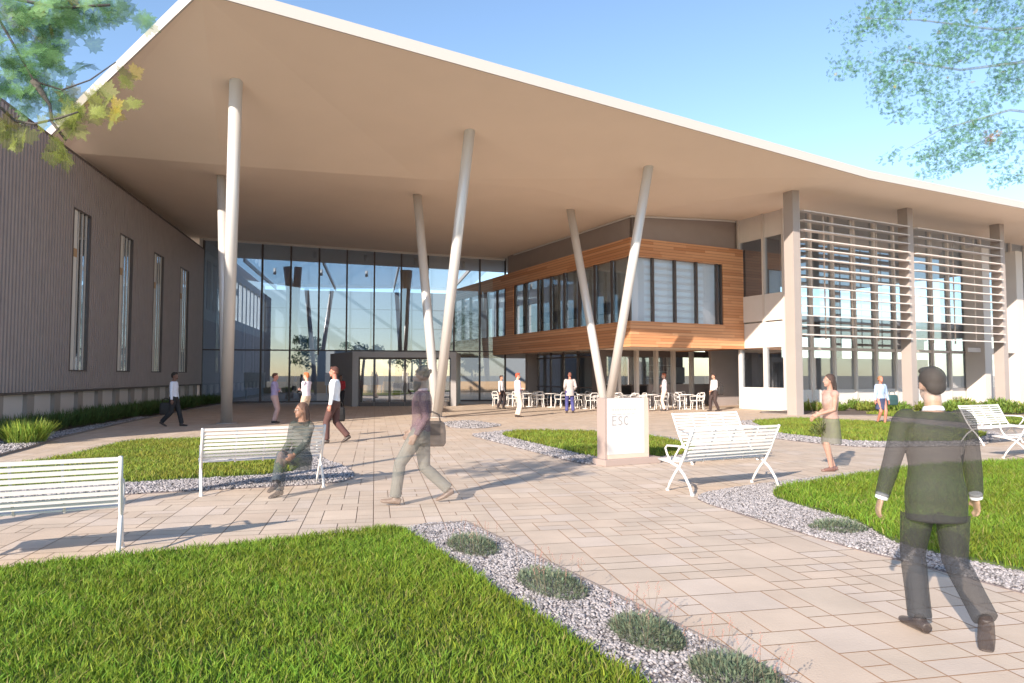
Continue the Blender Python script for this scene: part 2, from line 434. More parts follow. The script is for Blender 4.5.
# strip of turf before the louvred facade
lawnF = smooth_poly(pxpoly([(862,414),(907,412.5),(1040,420),(1300,430),(1300,438),(1040,426),(985,424.5),(907,418)]), 1)
lawn('lawn', lawnF, 500, .1, .025, seed=16, base=(.19,.27,.04), label='thin strip of turf in front of the louvred facade planting')
# ================================================================== wing on the left
WA = -10.49; WB0, WB1 = 17.0, 45.0; WZ = 9.45
def bAt(px):                                   # distance along the wing face at a picture column
    D = -10.7/((px-512)/684+.2); return 2.1+1.02*D
wing = thing('metal_clad_wing', FA(WA-6, 30, 0), 'long windowed building wing with dark vertical ribbed metal cladding on the left', 'building', TA)
wins = [(bAt(67), bAt(85)), (bAt(115), bAt(128.5)), (bAt(150), bAt(160)), (bAt(177), bAt(186))]
WZ0, WZ1 = 1.85, 7.62
# cladding: ribbed profile along b, cut by the window openings
def ribbed(mb, b0, b1, z0, z1, pitch=.20):
    n = max(1, int(round((b1-b0)/pitch))); p = (b1-b0)/n
    for i in range(n):
        s = b0+i*p
        prof = [(s, 0), (s+p*.38, 0), (s+p*.42, .07), (s+p*.94, .07), (s+p, 0)]
        for (u0, d0), (u1, d1) in zip(prof[:-1], prof[1:]):
            mb.add([FA(WA+d0, u0, z0), FA(WA+d1, u1, z0), FA(WA+d1, u1, z1), FA(WA+d0, u0, z1)], [(0,1,2,3)])
mb = MB(); cur = WB0
for w0, w1 in wins:
    ribbed(mb, cur, w0, 1.2, WZ); ribbed(mb, w0, w1, 1.2, WZ0); ribbed(mb, w0, w1, WZ1, WZ); cur = w1
ribbed(mb, cur, WB1, 1.2, WZ)
# end wall facing the viewer and the shell behind
mb.box(FA, WA-14, WA-.40, WB0+.01, WB0+.3, .0, WZ)
mb.box(FA, WA-14, WA-.02, WB1-.25, WB1, 1.2, WZ-.01)
mb.build('cladding', 'clad', wing)
MB().box(FA, WA-.42, WA-.34, WB0+.3, WB1-.25, 0, WZ-.3).build('inner_wall', 'cladtrim', wing)
MB().box(FA, WA-14, WA+.06, WB0, WB1, WZ, WZ+.1).build('roof', 'cladtrim', wing)
MB().box(FA, WA-.33, WA+.03, WB0, WB1, 1.12, 1.195).build('cladding_base_trim', 'cladtrim', wing)
for w0, w1 in wins:
    f = MB()
    f.box(FA, WA-.34, WA+.085, w0, w0+.05, WZ0, WZ1).box(FA, WA-.34, WA+.085, w1-.05, w1, WZ0, WZ1)
    f.box(FA, WA-.34, WA+.085, w0+.05, w1-.05, WZ0, WZ0+.05).box(FA, WA-.34, WA+.085, w0+.05, w1-.05, WZ1-.05, WZ1)
    wf = f.build('window', 'cladtrim', wing)
    MB().box(FA, WA+.01, WA+.02, w0+.05, w1-.05, WZ0+.05, WZ1-.05).build('pane', 'glass2', wf)
    L = w1-w0
    for k in (.36, .58, .80):
        MB().box(FA, WA+.022, WA+.05, w0+L*k-.025, w0+L*k+.025, WZ0+.05, WZ1-.05).build('window_fin', 'mull_light', wf)
    MB().box(FA, WA+.022, WA+.032, w0+.05, w0+L*.30, WZ0+.05, WZ1-.05).build('pale_panel', 'inwhite', wf)  # pale strip painted as the sky mirrored in the pane
    MB().box(FA, WA+.034, WA+.04, w0+.05, w0+L*.30, 5.9, 6.2).build('copper_panel', 'tan', wf)
# plinth band with posts
b = bAt(38)-6; k = 0
while b < WB1-.7:
    MB().box(FA, WA-.30, WA-.05, b, b+.46, 0, 1.12).build('plinth_post', 'post', wing)
    MB().box(FA, WA-.28, WA-.17, b+.46, min(b+1.84, WB1-.3), 0, 1.12).build('plinth_panel', 'panel', wing)
    b += 1.84
# ================================================================== main building
main = thing('main_building', (4, 34, 0), 'glass fronted building with a huge tilted canopy roof, timber bay and louvred facade', 'building')
E0 = P(201,-7,16.3); E1 = P(868,178,27.6); E2 = E1+FB(32, 0)
L1 = P(47,140,24); L2 = L1+(L1-E0)*.6
Kw = P(66,152,25); K1 = P(222,165,24.8); K2 = P(418,179,27.2); K3 = P(540,188.6,28.5); K4 = P(637,212,31.9); K5 = P(731,219,35.2)
CL = P(203,238,42); CR = P(505,258.5,45.6)
BL = FA(-14,52,10.3); BR = FA(9.2,53,9.9); R2 = FB(58,44,9.9)  # BL, BR end the roof early, leaving the hall open to added daylight
RV = [E0,E1,E2,L1,L2,Kw,K1,K2,K3,K4,K5,CL,CR,BL,BR,R2]
nm = dict(E0=0,E1=1,E2=2,L1=3,L2=4,Kw=5,K1=6,K2=7,K3=8,K4=9,K5=10,CL=11,CR=12,BL=13,BR=14,R2=15)
tri = 'E0 L1 Kw|E0 Kw K1|E0 K1 K2|E0 K2 E1|K2 K3 E1|K3 K4 E1|K4 K5 E1|L1 L2 Kw|L2 CL Kw|Kw CL K1|K1 CL K2|K2 CL CR|K2 CR K3|K3 CR K4|K4 CR K5|L2 BL CL|CL BL BR|CL BR CR|CR BR R2|CR R2 K5|K5 R2 E1|E1 R2 E2'
RF = [tuple(nm[q] for q in t.split()) for t in tri.split('|')]
def soffit_z(x, y):
    for t in RF:
        a, b_, c = [RV[i] for i in t]
        d = (b_.y-c.y)*(a.x-c.x)+(c.x-b_.x)*(a.y-c.y)
        if abs(d) < 1e-9: continue
        l1 = ((b_.y-c.y)*(x-c.x)+(c.x-b_.x)*(y-c.y))/d; l2 = ((c.y-a.y)*(x-c.x)+(a.x-c.x)*(y-c.y))/d
        if l1 >= -1e-6 and l2 >= -1e-6 and l1+l2 <= 1+1e-6: return l1*a.z+l2*b_.z+(1-l1-l2)*c.z
    return 9.8
def soffit_hit(px, py):
    r = ray(px, py)
    for k in range(300, 6000):
        D = k*.01; t = D/r.y
        if 1.7+r.z*t >= soffit_z(r.x*t, D) and D > 17: return Vector((r.x*t, D, 1.7+r.z*t))
    return P(px, py, 28)
def fix(t):
    a, b_, c = [RV[i] for i in t]
    return t if (b_-a).cross(c-a).z < 0 else (t[0], t[2], t[1])
mb = MB(); mb.add(RV, [fix(t) for t in RF]); so_ = mb.build('soffit', 'soffit', main)
TH = .27
mb = MB(); mb.add([p+Vector((0,0,TH)) for p in RV], [fix(t)[::-1] for t in RF]); mb.build('roof', 'whitewall', main)
loop = [E0, E1, E2, R2, BR, BL, L2, L1]
mb = MB(); n = len(loop); cen = Vector((0, 40, 0))
for i in range(n):
    a, b_ = loop[i], loop[(i+1)%n]
    d = (b_-a).normalized(); o_ = Vector((d.y, -d.x, 0)).normalized()*.05
    q0 = [a, b_, b_+o_, a+o_]; lo = Vector((0,0,-.02)); hi = Vector((0,0,TH+.05))
    mb.hexa([p+lo for p in q0], [p+hi for p in q0])
mb.build('fascia', 'fascia', main)
# soffit downlights seen as small cylinders inside the hall come later
# ---- V columns
vb = [G(226,423.5), G(437,417.5), P(607,375,30.2)]; vb[2].z = 0
tops = [((236,81),(222,176)), ((470,131),(417,195)), ((649,167),(570,210))]
for base, (tn, tf) in zip(vb, tops):
    for k, t in enumerate((tn, tf)):
        top = soffit_hit(*t)+Vector((0,0,.1))
        q = base+(Vector((.0,0,0)) if k == 0 else Vector((-.03,.16,0)))
        sh = MB().tube([q, q.lerp(top, .5), top], [.19,.19,.19], n=24).build('canopy_column', 'steel', main, smooth=True)
    MB().tube([base+Vector((0,.08,-.02)), base+Vector((0,.08,.03))], .36, n=24).build('column_base_plate', 'post', main)
# ---- entrance curtain wall (grid of the wing)
CB = 45.0; CA0 = -10.45; CA1 = 8.55; NB = 11; step = (CA1-CA0)/NB
mz = 3.0
for i in range(NB+1):
    a = CA0+i*step; p = FA(a, CB); z = soffit_z(p.x, p.y)
    if i in (4, 5, 6, 7):
        MB().box(FA, a-.05, a+.05, CB-.1, CB+.12, mz, z).build('mullion', 'mull', main)
    else: MB().box(FA, a-.05, a+.05, CB-.1, CB+.12, 0, z).build('mullion', 'mull', main)
for i in range(NB):
    a = CA0+i*step; p = FA(a, CB); z = soffit_z(p.x, p.y)+.05
    if not (4 <= i < 7) :
        MB().box(FA, a+.05, a+step-.05, CB-.01, CB+.01, .1, 3.25).build('glass_pane', 'hallglass' if i < 9 else 'glass', main)
    MB().box(FA, a+.05, a+step-.05, CB-.01, CB+.01, 3.33, z).build('glass_pane', 'hallglass' if i < 8 else 'glass', main)
mb = MB(); mb.box(FA, CA0, CA1, CB-.06, CB+.08, 3.25, 3.33); mb.box(FA, CA0, CA1, CB-.05, CB+.07, 0, .1)
mb.build('transom', 'mull', main)
p0, p1 = FA(CA0, CB), FA(CA1, CB)
mb = MB(); z0, z1 = soffit_z(p0.x, p0.y), soffit_z(p1.x, p1.y)
mb.hexa([p0+Vector((0,-.15,z0-.14)), p1+Vector((0,-.15,z1-.14)), p1+Vector((0,.1,z1-.14)), p0+Vector((0,.1,z0-.14))],
        [p0+Vector((0,-.15,z0)), p1+Vector((0,-.15,z1)), p1+Vector((0,.1,z1)), p0+Vector((0,.1,z0))])
mb.build('head_trim', 'white', main)
# ---- entrance portal with splayed side
pf0, pf1 = G(352, 406.5), G(456, 406); hz = 3.0
fd = (pf1-pf0).normalized(); nd = Vector((-fd.y, fd.x, 0))
def FP(a, b, z=0): return pf0+fd*a+nd*b+Vector((0,0,z))
PW = (pf1-pf0).length; PD = 4.6
mb = MB()
mb.hexa([FP(-.0,0), FP(.32,0), FP(.1,PD), FP(-1.9,PD)], [FP(0,0,hz), FP(.32,0,hz), FP(.1,PD,hz), FP(-1.9,PD,hz)])
mb.hexa([FP(PW-.3,0), FP(PW,0), FP(PW+.4,PD), FP(PW-.1,PD)], [FP(PW-.3,0,hz), FP(PW,0,hz), FP(PW+.4,PD,hz), FP(PW-.1,PD,hz)])
mb.hexa([FP(-.0,.0,hz), FP(PW,0,hz), FP(PW+.4,PD,hz), FP(-1.9,PD,hz)], [FP(0,0,hz+.02), FP(PW,0,hz+.02), FP(PW+.4,PD,hz+.02), FP(-1.9,PD,hz+.02)])
mb.hexa([FP(.32,0,hz-.3), FP(PW-.3,0,hz-.3), FP(PW-.3,PD,hz-.3), FP(.32,PD,hz-.3)], [FP(.32,0,hz-.003), FP(PW-.3,0,hz-.003), FP(PW-.3,PD,hz-.003), FP(.32,PD,hz-.003)])
portal = mb.build('entrance_portal', 'portal', main)
nd_ = 6; dw = (PW-.62)/nd_
for i in range(nd_):
    x0 = .32+i*dw; o = MB()
    o.box(FP, x0+.01, x0+.06, .25, .31, 0, hz-.31).box(FP, x0+dw-.06, x0+dw-.01, .25, .31, 0, hz-.31)
    o.box(FP, x0+.06, x0+dw-.06, .25, .31, 0, .22).box(FP, x0+.06, x0+dw-.06, .25, .31, hz-.4, hz-.31)
    dr = o.build('entrance_door', 'mull', main)
    MB().box(FP, x0+.06, x0+dw-.06, .275, .285, .22, hz-.4).build('door_pane', 'glass3', dr)
    hx = x0+(dw-.12 if i%2 == 0 else .12)
    MB().tube([FP(hx,.18,.75), FP(hx,.18,1.9)], .018, n=8).build('door_handle', 'steel', dr)
# ---- interior of the hall
IB = 69.0
mb = MB(); mb.add([FA(CA0,CB+.1,.006), FA(CA1+9,CB-9,.006), FA(CA1+9,IB,.006), FA(CA0,IB,.006)], [(0,1,2,3)]); mb.build('hall_floor', 'infloor', main)
mb = MB(); mb.box(FA, CA0-.3, CA0, CB+.1, IB, 0, 5.2); mb.build('hall_side_wall', 'inwall', main)
mb = MB(); mb.box(FA, CA0-.3, CA0, CB+.1, IB, 5.2, 5.9)
for i in range(14):
    b = CB+.2+i*1.75; mb.box(FA, CA0-.3, CA0, b, b+.55, 5.9, 9.0)
mb.box(FA, CA0-.3, CA0+.0, CB+.1, IB, 9.0, 10.3)
mb.build('clerestory_frame', 'inwhite', main)
mb = MB().box(FA, CA0-.2, CA0-.18, CB+.2, IB, 5.9, 9.0); mb.build('clerestory_glass', 'glass', main)
mb = MB().box(FA, CA0, CA1+10, IB, IB+.3, 0, 1.1); mb.build('hall_back_counter', 'tan', main)
mb = MB().box(FA, CA0, CA1+10, IB+.02, IB+.3, 1.103, 10.0); mb.build('hall_back_wall', 'backwall', main)
mb = MB()
for i in range(16): mb.box(FA, CA0+i*2.0-.06, CA0+i*2.0+.06, IB-.05, IB+.01, 4.2, 10)
for z in (6.3, 8.2): mb.box(FA, CA0, CA1+10, IB+.01, IB+.13, z, z+.08)
mb.build('hall_back_mullions', 'mull', main)
for a, dx in ((-6.2, .5), (-5.2, -1.3), (1.6, .9), (2.6, -.5)):
    b0_ = FA(a, 53); t_ = FA(a+dx, 53); t_.z = soffit_z(t_.x, t_.y)
    MB().tube([b0_, t_], .28, n=16).build('hall_column', 'post', main, smooth=True)
for a, b, wd in ((-8.4, 47.5, 1.3), (-1.5, 60, 2.2), (-4, 58, 1.6), (3.5, 57, 2)):
    MB().box(FA, a, a+wd, b, b+.12, .9, 1.9).box(FA, a+.1, a+.16, b, b+.1, 0, .9).box(FA, a+wd-.16, a+wd-.1, b, b+.1, 0, .9).build('display_board', 'inwhite', main)
for i in range(5):
    for j in range(2):
        p = FA(-7.5+i*3.4, 48+j*6); z = soffit_z(p.x, p.y)
        MB().tube([(p.x,p.y,z-.45),(p.x,p.y,z+.02)], .11, n=12).build('ceiling_downlight', 'white', main, smooth=True)
mb = MB()
for i in range(4): mb.box(FA, CA0+1+i*5.6-.06, CA0+1+i*5.6+.06, 52.5, IB, 10.0, 10.3)
mb.build('rooflight_beams', 'mull_light', main)
MB().add([FA(CA0,52.2,10.32), FA(CA1+.5,52.2,10.32), FA(CA1+.5,IB,10.32), FA(CA0,IB,10.32)], [(0,1,2,3)]).build('rooflight_glass', 'glass', main)  # rooflight and beams added out of view to bring daylight into the hall
# ---- timber clad upper bay (grid B)
TA0, TA1 = 19.35, 26.55; TB0 = 26.1; TB1 = 50; TZ0, TZ1 = 3.05, 8.22; Z_0, Z_1 = 4.27, 7.36
WA1 = 25.15; WB_ = 38.3
bay = MB()
bay.box(FB, TA0, TA1, TB0, TB0+.3, TZ0, Z_0).box(FB, TA0, TA1, TB0, TB0+.3, Z_1, TZ1)
bay.box(FB, WA1, TA1, TB0, TB0+.3, Z_0, Z_1)
bay.box(FB, TA0, TA0+.3, TB0+.3, TB1, TZ0, Z_0).box(FB, TA0, TA0+.3, TB0+.3, TB1, Z_1, TZ1)
bay.box(FB, TA0, TA0+.3, WB_, WB_+1.1, Z_0, Z_1).box(FB, TA1-.3, TA1, TB0+.3, TB0+9, TZ0, TZ1)
tb = bay.build('timber_bay', 'wood', main)
MB().box(FB, TA0+.3, TA1-.3, TB0+.3, TB1, TZ0+.05, TZ0+.25).build('bay_underside', 'soffit', main)
MB().box(FB, TA0+.3, TA1-.3, TB0+.3, TB1, TZ1-.3, TZ1-.02).build('bay_ceiling', 'inwhite', main)
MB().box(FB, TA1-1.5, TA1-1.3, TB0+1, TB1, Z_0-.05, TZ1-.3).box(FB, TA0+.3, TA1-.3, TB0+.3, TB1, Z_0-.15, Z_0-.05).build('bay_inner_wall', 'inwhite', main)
nf = 5; w_ = (WA1-TA0-.12)/4.18
xs = [TA0+.06+w_*i for i in range(5)]+[WA1-.03]
for i, x in enumerate(xs): MB().box(FB, x-.05, x+.05, TB0+.06, TB0+.24, Z_0, Z_1).build('bay_mullion', 'mull', main)
for i in range(5): MB().box(FB, xs[i]+.05, xs[i+1]-.05, TB0+.13, TB0+.15, Z_0, Z_1).build('bay_pane', 'glassbay', main)
nl = 8; wl = (WB_-TB0-.2)/nl
for i in range(1, nl+1):
    y = TB0+.12+wl*i; MB().box(FB, TA0+.06, TA0+.26, y-.07, y+.07, Z_0, Z_1).build('bay_mullion', 'mull', main)
for i in range(nl):
    y = TB0+.12+wl*i; MB().box(FB, TA0+.13, TA0+.15, y+.08, y+wl-.08, Z_0, Z_1).build('bay_pane', 'glass3', main)
for i in range(6):
    y = WB_+1.1+i*1.5; MB().box(FB, TA0+.13, TA0+.15, y+.05, y+1.45, Z_0, Z_1).build('bay_pane', 'glass3', main)
    MB().box(FB, TA0+.06, TA0+.26, y+1.45, y+1.55, Z_0, Z_1).build('bay_mullion', 'mull', main)
MB().box(FB, TA0+.32, WA1+.3, TB0+.32, TB0+.34, Z_0, Z_1).build('window_blind', 'blind', main)  # pale blue sheet added behind the front panes, painted as their sky reflection
MB().box(FB, TA0+.32, TA0+.34, TB0+.36, WB_, Z_0+1.1, Z_1).box(FB, TA0+.7, TA0+.72, TB0+.6, WB_, Z_0, Z_0+1.2).build('window_blind', 'blindbeige', main)  # beige sheets added behind the side panes, painted as the soffit mirrored there
# furniture seen through the bay windows
for i in range(4):
    MB().box(FB, TA0+.7, TA0+.74, TB0+2+i*3, TB0+3.3+i*3, 4.9, 6.0).box(FB, TA0+.6, TA0+.85, TB0+2+i*3, TB0+3.6+i*3, 4.82, 4.88).build('desk_screen', 'post', main)
# strip wall above the bay
def wall_to_soffit(mb, a0, b0_, a1, b1_, z0, th=.2, k=8, extra=.06):
    for i in range(k):
        p = FB(a0+(a1-a0)*i/k, b0_+(b1_-b0_)*i/k); q = FB(a0+(a1-a0)*(i+1)/k, b0_+(b1_-b0_)*(i+1)/k)
        d = (q-p).normalized(); o_ = Vector((-d.y, d.x, 0))*th
        zp, zq = soffit_z(p.x, p.y)+extra, soffit_z(q.x, q.y)+extra
        B_ = Vector((0,0,z0))
        mb.hexa([p+B_, q+B_, q+o_+B_, p+o_+B_], [p+Vector((0,0,zp)), q+Vector((0,0,zq)), q+o_+Vector((0,0,zq)), p+o_+Vector((0,0,zp))])
mb = MB(); wall_to_soffit(mb, TA0+.5, TB0+14, TA0+.5, TB0+.5, TZ1-.01, th=.2); wall_to_soffit(mb, TA0+.5, TB0+.5, TA1+.2, TB0+.5, TZ1-.01)
mb.build('upper_wall', 'greywall', main)
mb = MB()
for (x0, y0, x1, y1) in ((TA0+.45, TB0+13, TA0+.45, TB0+.45), (TA0+.45, TB0+.45, TA1+.2, TB0+.45)):
    for i in range(8):
        p = FB(x0+(x1-x0)*i/8, y0+(y1-y0)*i/8); q = FB(x0+(x1-x0)*(i+1)/8, y0+(y1-y0)*(i+1)/8)
        mb.tube([(p.x,p.y,soffit_z(p.x,p.y)-.05),(q.x,q.y,soffit_z(q.x,q.y)-.05)], .05, n=6)
mb.build('soffit_trim', 'white', main)
# ---- ground floor under the bay
GA, GB = 21.0, 31.2
mb = MB()
ys = []
y = 38.0
while y > GB+.2: ys.append(y); y -= 1.55
for y in ys: MB().box(FB, GA-.05, GA+.07, y-.05, y+.05, 0, 3.1).build('cafe_mullion', 'mull', main)
for y in ys: MB().box(FB, GA-.01, GA+.01, max(y-1.5, GB), y-.05, .08, 3.09).build('cafe_pane', 'glass3', main)
MB().box(FB, GA-.03, GA+.05, GB, 38.2, .98, 1.05).box(FB, GA-.03, GA+.05, GB, 38.2, 0, .08).box(FB, GA-.03, GA+.05, GB, 38.2, 2.72, 2.8).build('cafe_rail', 'mull', main)
MB().box(FB, GA-.3, GA+.25, GB-.3, GB+.25, 0, 3.1).build('cafe_corner_column', 'cladtrim', main)
PX = [655.5, 672.7, 691, 711, 732.6, 755.6, 778]
pa = []
for px in PX+[618, 636]:
    r = ray(px, 375); c, s = math.cos(TB), math.sin(TB)
    bb = -s*r.x+c*r.y; t = (GB-.15)/bb; pa.append((c*r.x+s*r.y)*t)
for px, a in zip(PX+[618, 636], pa): MB().box(FB, a-.09, a+.09, GB-.32, GB-.06, 0, 3.1).build('cafe_post', 'mull_light', main)
sa = sorted(pa)
al = [GA+.25]+sa+[33]
for a, b in zip(al[:-1], al[1:]):
    MB().box(FB, a+.06, b-.06, GB-.01, GB+.01, 1.2, 2.75).build('cafe_pane', 'glass3', main)
MB().box(FB, GA+.25, 33, GB-.04, GB+.06, 2.75, 3.1).build('cafe_head', 'cladtrim', main)
MB().box(FB, GA+.25, 24.3, GB-.04, GB+.06, 1.13, 1.2).build('cafe_rail', 'mull', main)
MB().box(FB, 24.3, 33, GB-.05, GB+.1, 0, 1.2).build('cafe_low_wall', 'greywall', main)
for a in (22.0, 23.2): MB().box(FB, a-.03, a+.03, GB-.04, GB+.04, 0, 1.13).build('cafe_mullion', 'mull', main)
# cafe interior
MB().box(FB, GA, 34, 39.5, 39.8, 0, 3.1).build('cafe_back_wall', 'greywall', main)
MB().add([FB(GA,GB,.008), FB(34,GB,.008), FB(34,39.5,.008), FB(GA,39.5,.008)], [(0,1,2,3)]).build('cafe_floor', 'infloor', main)
mb = MB(); mb.box(FB, 23.5, 29, 34.5, 35.2, 0, 1.1); mb.build('cafe_counter', 'cladtrim', main)
for z in (1.5, 1.9, 2.3): MB().box(FB, 25.8, 27.6, 33.2, 33.5, z, z+.05).build('cafe_shelf', 'inwhite', main)
MB().box(FB, 26.9, 28.2, 32.6, 32.7, 1.25, 2.2).build('menu_board', 'inwhite', main)
# ---- return wall between timber bay and louvred block (runs along b)
XA = TA1+.02; XB0 = 23.5
def ret(z0, z1, m, nme, off=0, w=.12, b0_=XB0, b1_=TB0+.4): return MB().box(FB, XA+off, XA+off+w, b0_, b1_, z0, z1).build(nme, m, main)
ret(0, 1.1, 'whitewall', 'return_wall'); ret(3.1, 4.35, 'whitewall', 'return_wall'); ret(4.42, 5.75, 'whitewall', 'return_wall', -.06)
ret(1.1, 3.1, 'glass4', 'return_pane', .05, .02); ret(5.75, 8.6, 'glass4', 'return_pane', .05, .02)
MB().box(FB, XA+.04, XA+.12, XB0, TB0+.4, 8.6, 10.0).build('return_wall', 'whitewall', main)
for y in (XB0, XB0+1.25, TB0+.3): MB().box(FB, XA-.09, XA+.14, y-.06, y+.06, 0, 9.9).build('return_mullion', 'mull_light', main)
MB().box(FB, XA+.5, XA+6, TB0+3, TB0+3.2, 0, 9.8).box(FB, XA+.3, XA+6, XB0+.3, TB0+3, 4.4, 4.7).build('inner_wall', 'greywall', main)
# ---- louvred block
cols = [24.05, 31.85, 39.6]; CBF = 20.55
for a in cols:
    p = FB(a, CBF); z = soffit_z(p.x, p.y)
    c_ = MB().box(FB, a-.22, a+.18, CBF, CBF+.5, 0, z+.05).build('facade_column', 'post', main)
    MB().box(FB, a+.185, a+.25, CBF+.04, CBF+.46, 0, z+.05).build('column_edge_plate', 'mull_light', main)
for s_, e_2 in ((cols[0]+.3, cols[1]-.3), (cols[1]+.3, cols[2]-.3)):
    for i in range(14):
        z = 3.42+i*.413; o = MB()
        q = lambda a, b, dz: FB(a, b, z+dz)
        o.hexa([q(s_,CBF-.16,0), q(e_2,CBF-.16,0), q(e_2,CBF+.30,.055), q(s_,CBF+.30,.055)], [q(s_,CBF-.16,.05), q(e_2,CBF-.16,.05), q(e_2,CBF+.30,.105), q(s_,CBF+.30,.105)])
        o.build('louvre_blade', 'louvre', main)
    for k in (.25, .5, .75):
        a = s_+(e_2-s_)*k; MB().box(FB, a-.02, a+.02, CBF+.31, CBF+.36, 3.3, 9.0).build('louvre_hanger', 'mull_light', main)
LB = XB0; a = XA+.15; ends = 52
while a < ends:
    p = FB(a, LB); z = soffit_z(p.x, p.y)
    MB().box(FB, a-.07, a+.07, LB-.14, LB+.1, 0, z+.05).build('facade_mullion', 'mull_light', main)
    MB().box(FB, a+.07, a+1.53, LB-.01, LB+.01, 1.0, 2.95).build('facade_pane', 'glass4', main)
    MB().box(FB, a+.07, a+1.53, LB-.01, LB+.01, 3.1, z).build('facade_pane', 'glass4', main)
    a += 1.6
MB().box(FB, XA+.15, ends, LB-.08, LB+.06, 2.95, 3.1).build('facade_transom', 'mull_light', main)
MB().box(FB, XA+.15, ends, LB-.06, LB+.06, 0, 1.0).build('facade_plinth', 'whitewall', main)
MB().box(FB, XA+.15, ends, LB+.1, LB+9, 4.4, 4.7).build('upper_floor', 'inwhite', main)
MB().add([FB(XA,LB,.01), FB(ends,LB,.01), FB(ends,LB+9,.01), FB(XA,LB+9,.01)], [(0,1,2,3)]).build('ground_floor', 'infloor', main)
mb = MB(); mb.box(FB, XA+6, ends, LB+9, LB+9.3, 0, 2.9)
for a in (30,34,38,42,46): mb.box(FB, a, a+.3, LB+9, LB+9.3, 2.9, 9.8)
mb.box(FB, XA+6, ends, LB+9, LB+9.25, 4.3, 5.3); mb.build('rear_wall', 'inwall', main)
MB().box(FB, 35.6, 38.6, LB+.8, LB+3, 3.1, 4.3).build('meeting_box', 'greywall', main)
for a in (41.2, 44.6, 48): 
    MB().box(FB, a-.35, a+.35, LB-1.2, LB-.16, 0, 9.0).build('pier', 'mull_light', main)
MB().box(FB, 39.6, 52, LB-1.0, LB-.9, 3.0, 3.25).build('canopy_rail', 'mull_light', main)
# ================================================================== benches
def bench_proto(loc, rz, label):
    """local: x along, y from the back (0) towards the seat front"""
    t = thing('slatted_bench', loc, label, 'bench', rz, 'white slatted benches')
    L = 1.70
    prof = [(-.30,.93),(-.27,.875),(-.245,.82),(-.22,.765),(-.195,.71),(-.17,.655),(-.14,.60),(-.105,.55),(-.06,.50)]
    mb = MB()
    for k, (y, z) in enumerate(prof):
        mb.hexa([(0.02,y-.008,z-.019),(L-.02,y-.008,z-.019),(L-.02,y+.008,z-.019),(.02,y+.008,z-.019)], [(.02,y-.014,z+.019),(L-.02,y-.014,z+.019),(L-.02,y+.002,z+.019),(.02,y+.002,z+.019)])
    mb.build('backrest', 'bench', t, local=True)
    mb = MB()
    for k in range(8):
        y = -.01+k*.062; z = .45-.012*math.sin(k/7*math.pi)
        mb.box(W, .02, L-.02, y, y+.045, z-.012, z+.004)
    mb.build('seat', 'bench', t, local=True)
    mb = MB()
    for x in (L*.27, L*.5, L*.73): mb.tube([(x,y+.02,z) for y, z in prof]+[(x,.0,.43),(x,.42,.43)], .012, n=6)
    mb.build('slat_rib', 'bench', t, local=True)
    for x in (0, L):
        a = [(x,.26,.0),(x,.20,.12),(x,.09,.27),(x,-.03,.40),(x,-.12,.55),(x,-.20,.72),(x,-.31,.95)]
        b = [(x,-.28,.0),(x,-.22,.13),(x,-.11,.27),(x,.03,.38),(x,.22,.425),(x,.46,.44)]
        MB().tube(a, [.02]*7, n=8).build('leg', 'bench', t, local=True, smooth=True)
        MB().tube(b, [.02]*6, n=8).build('leg', 'bench', t, local=True, smooth=True)
        MB().tube([(x,-.17,.66),(x,.05,.67),(x,.26,.66),(x,.30,.62),(x,.26,.53),(x,.17,.425)], .015, n=8).build('armrest', 'bench', t, local=True, smooth=True)
        for y in (.26, -.28): MB().tube([(x,y,0),(x,y,.03)], .028, n=10).build('foot', 'bench', t, local=True)
    return t
b1 = bench_proto(FB(-.37-1.70, 7.62, 0), TB, 'nearest slatted bench at the left edge of the foreground paving')
def bench(a, b, flip, label):
    c = copy_tree(b1); c.location = FB(a, b, 0); c.rotation_euler = (0, 0, TB+(math.pi if flip else 0)); c['label'] = label; return c
bench2 = bench(.46, 10.95, False, 'slatted bench beside the seated woman, in front of the left lawn')
bench(6.67, 7.86, False, 'slatted bench right of the white sign, its back turned to the viewer')
bench(8.98+1.70, 10.46, True, 'slatted bench behind another one, facing the viewer, right of the white sign')
bench(15.4, 7.86, False, 'slatted bench cut off by the right edge behind the suited man')
bench(17.72+1.70, 10.03, True, 'slatted bench facing the viewer behind the shoulder of the suited man')
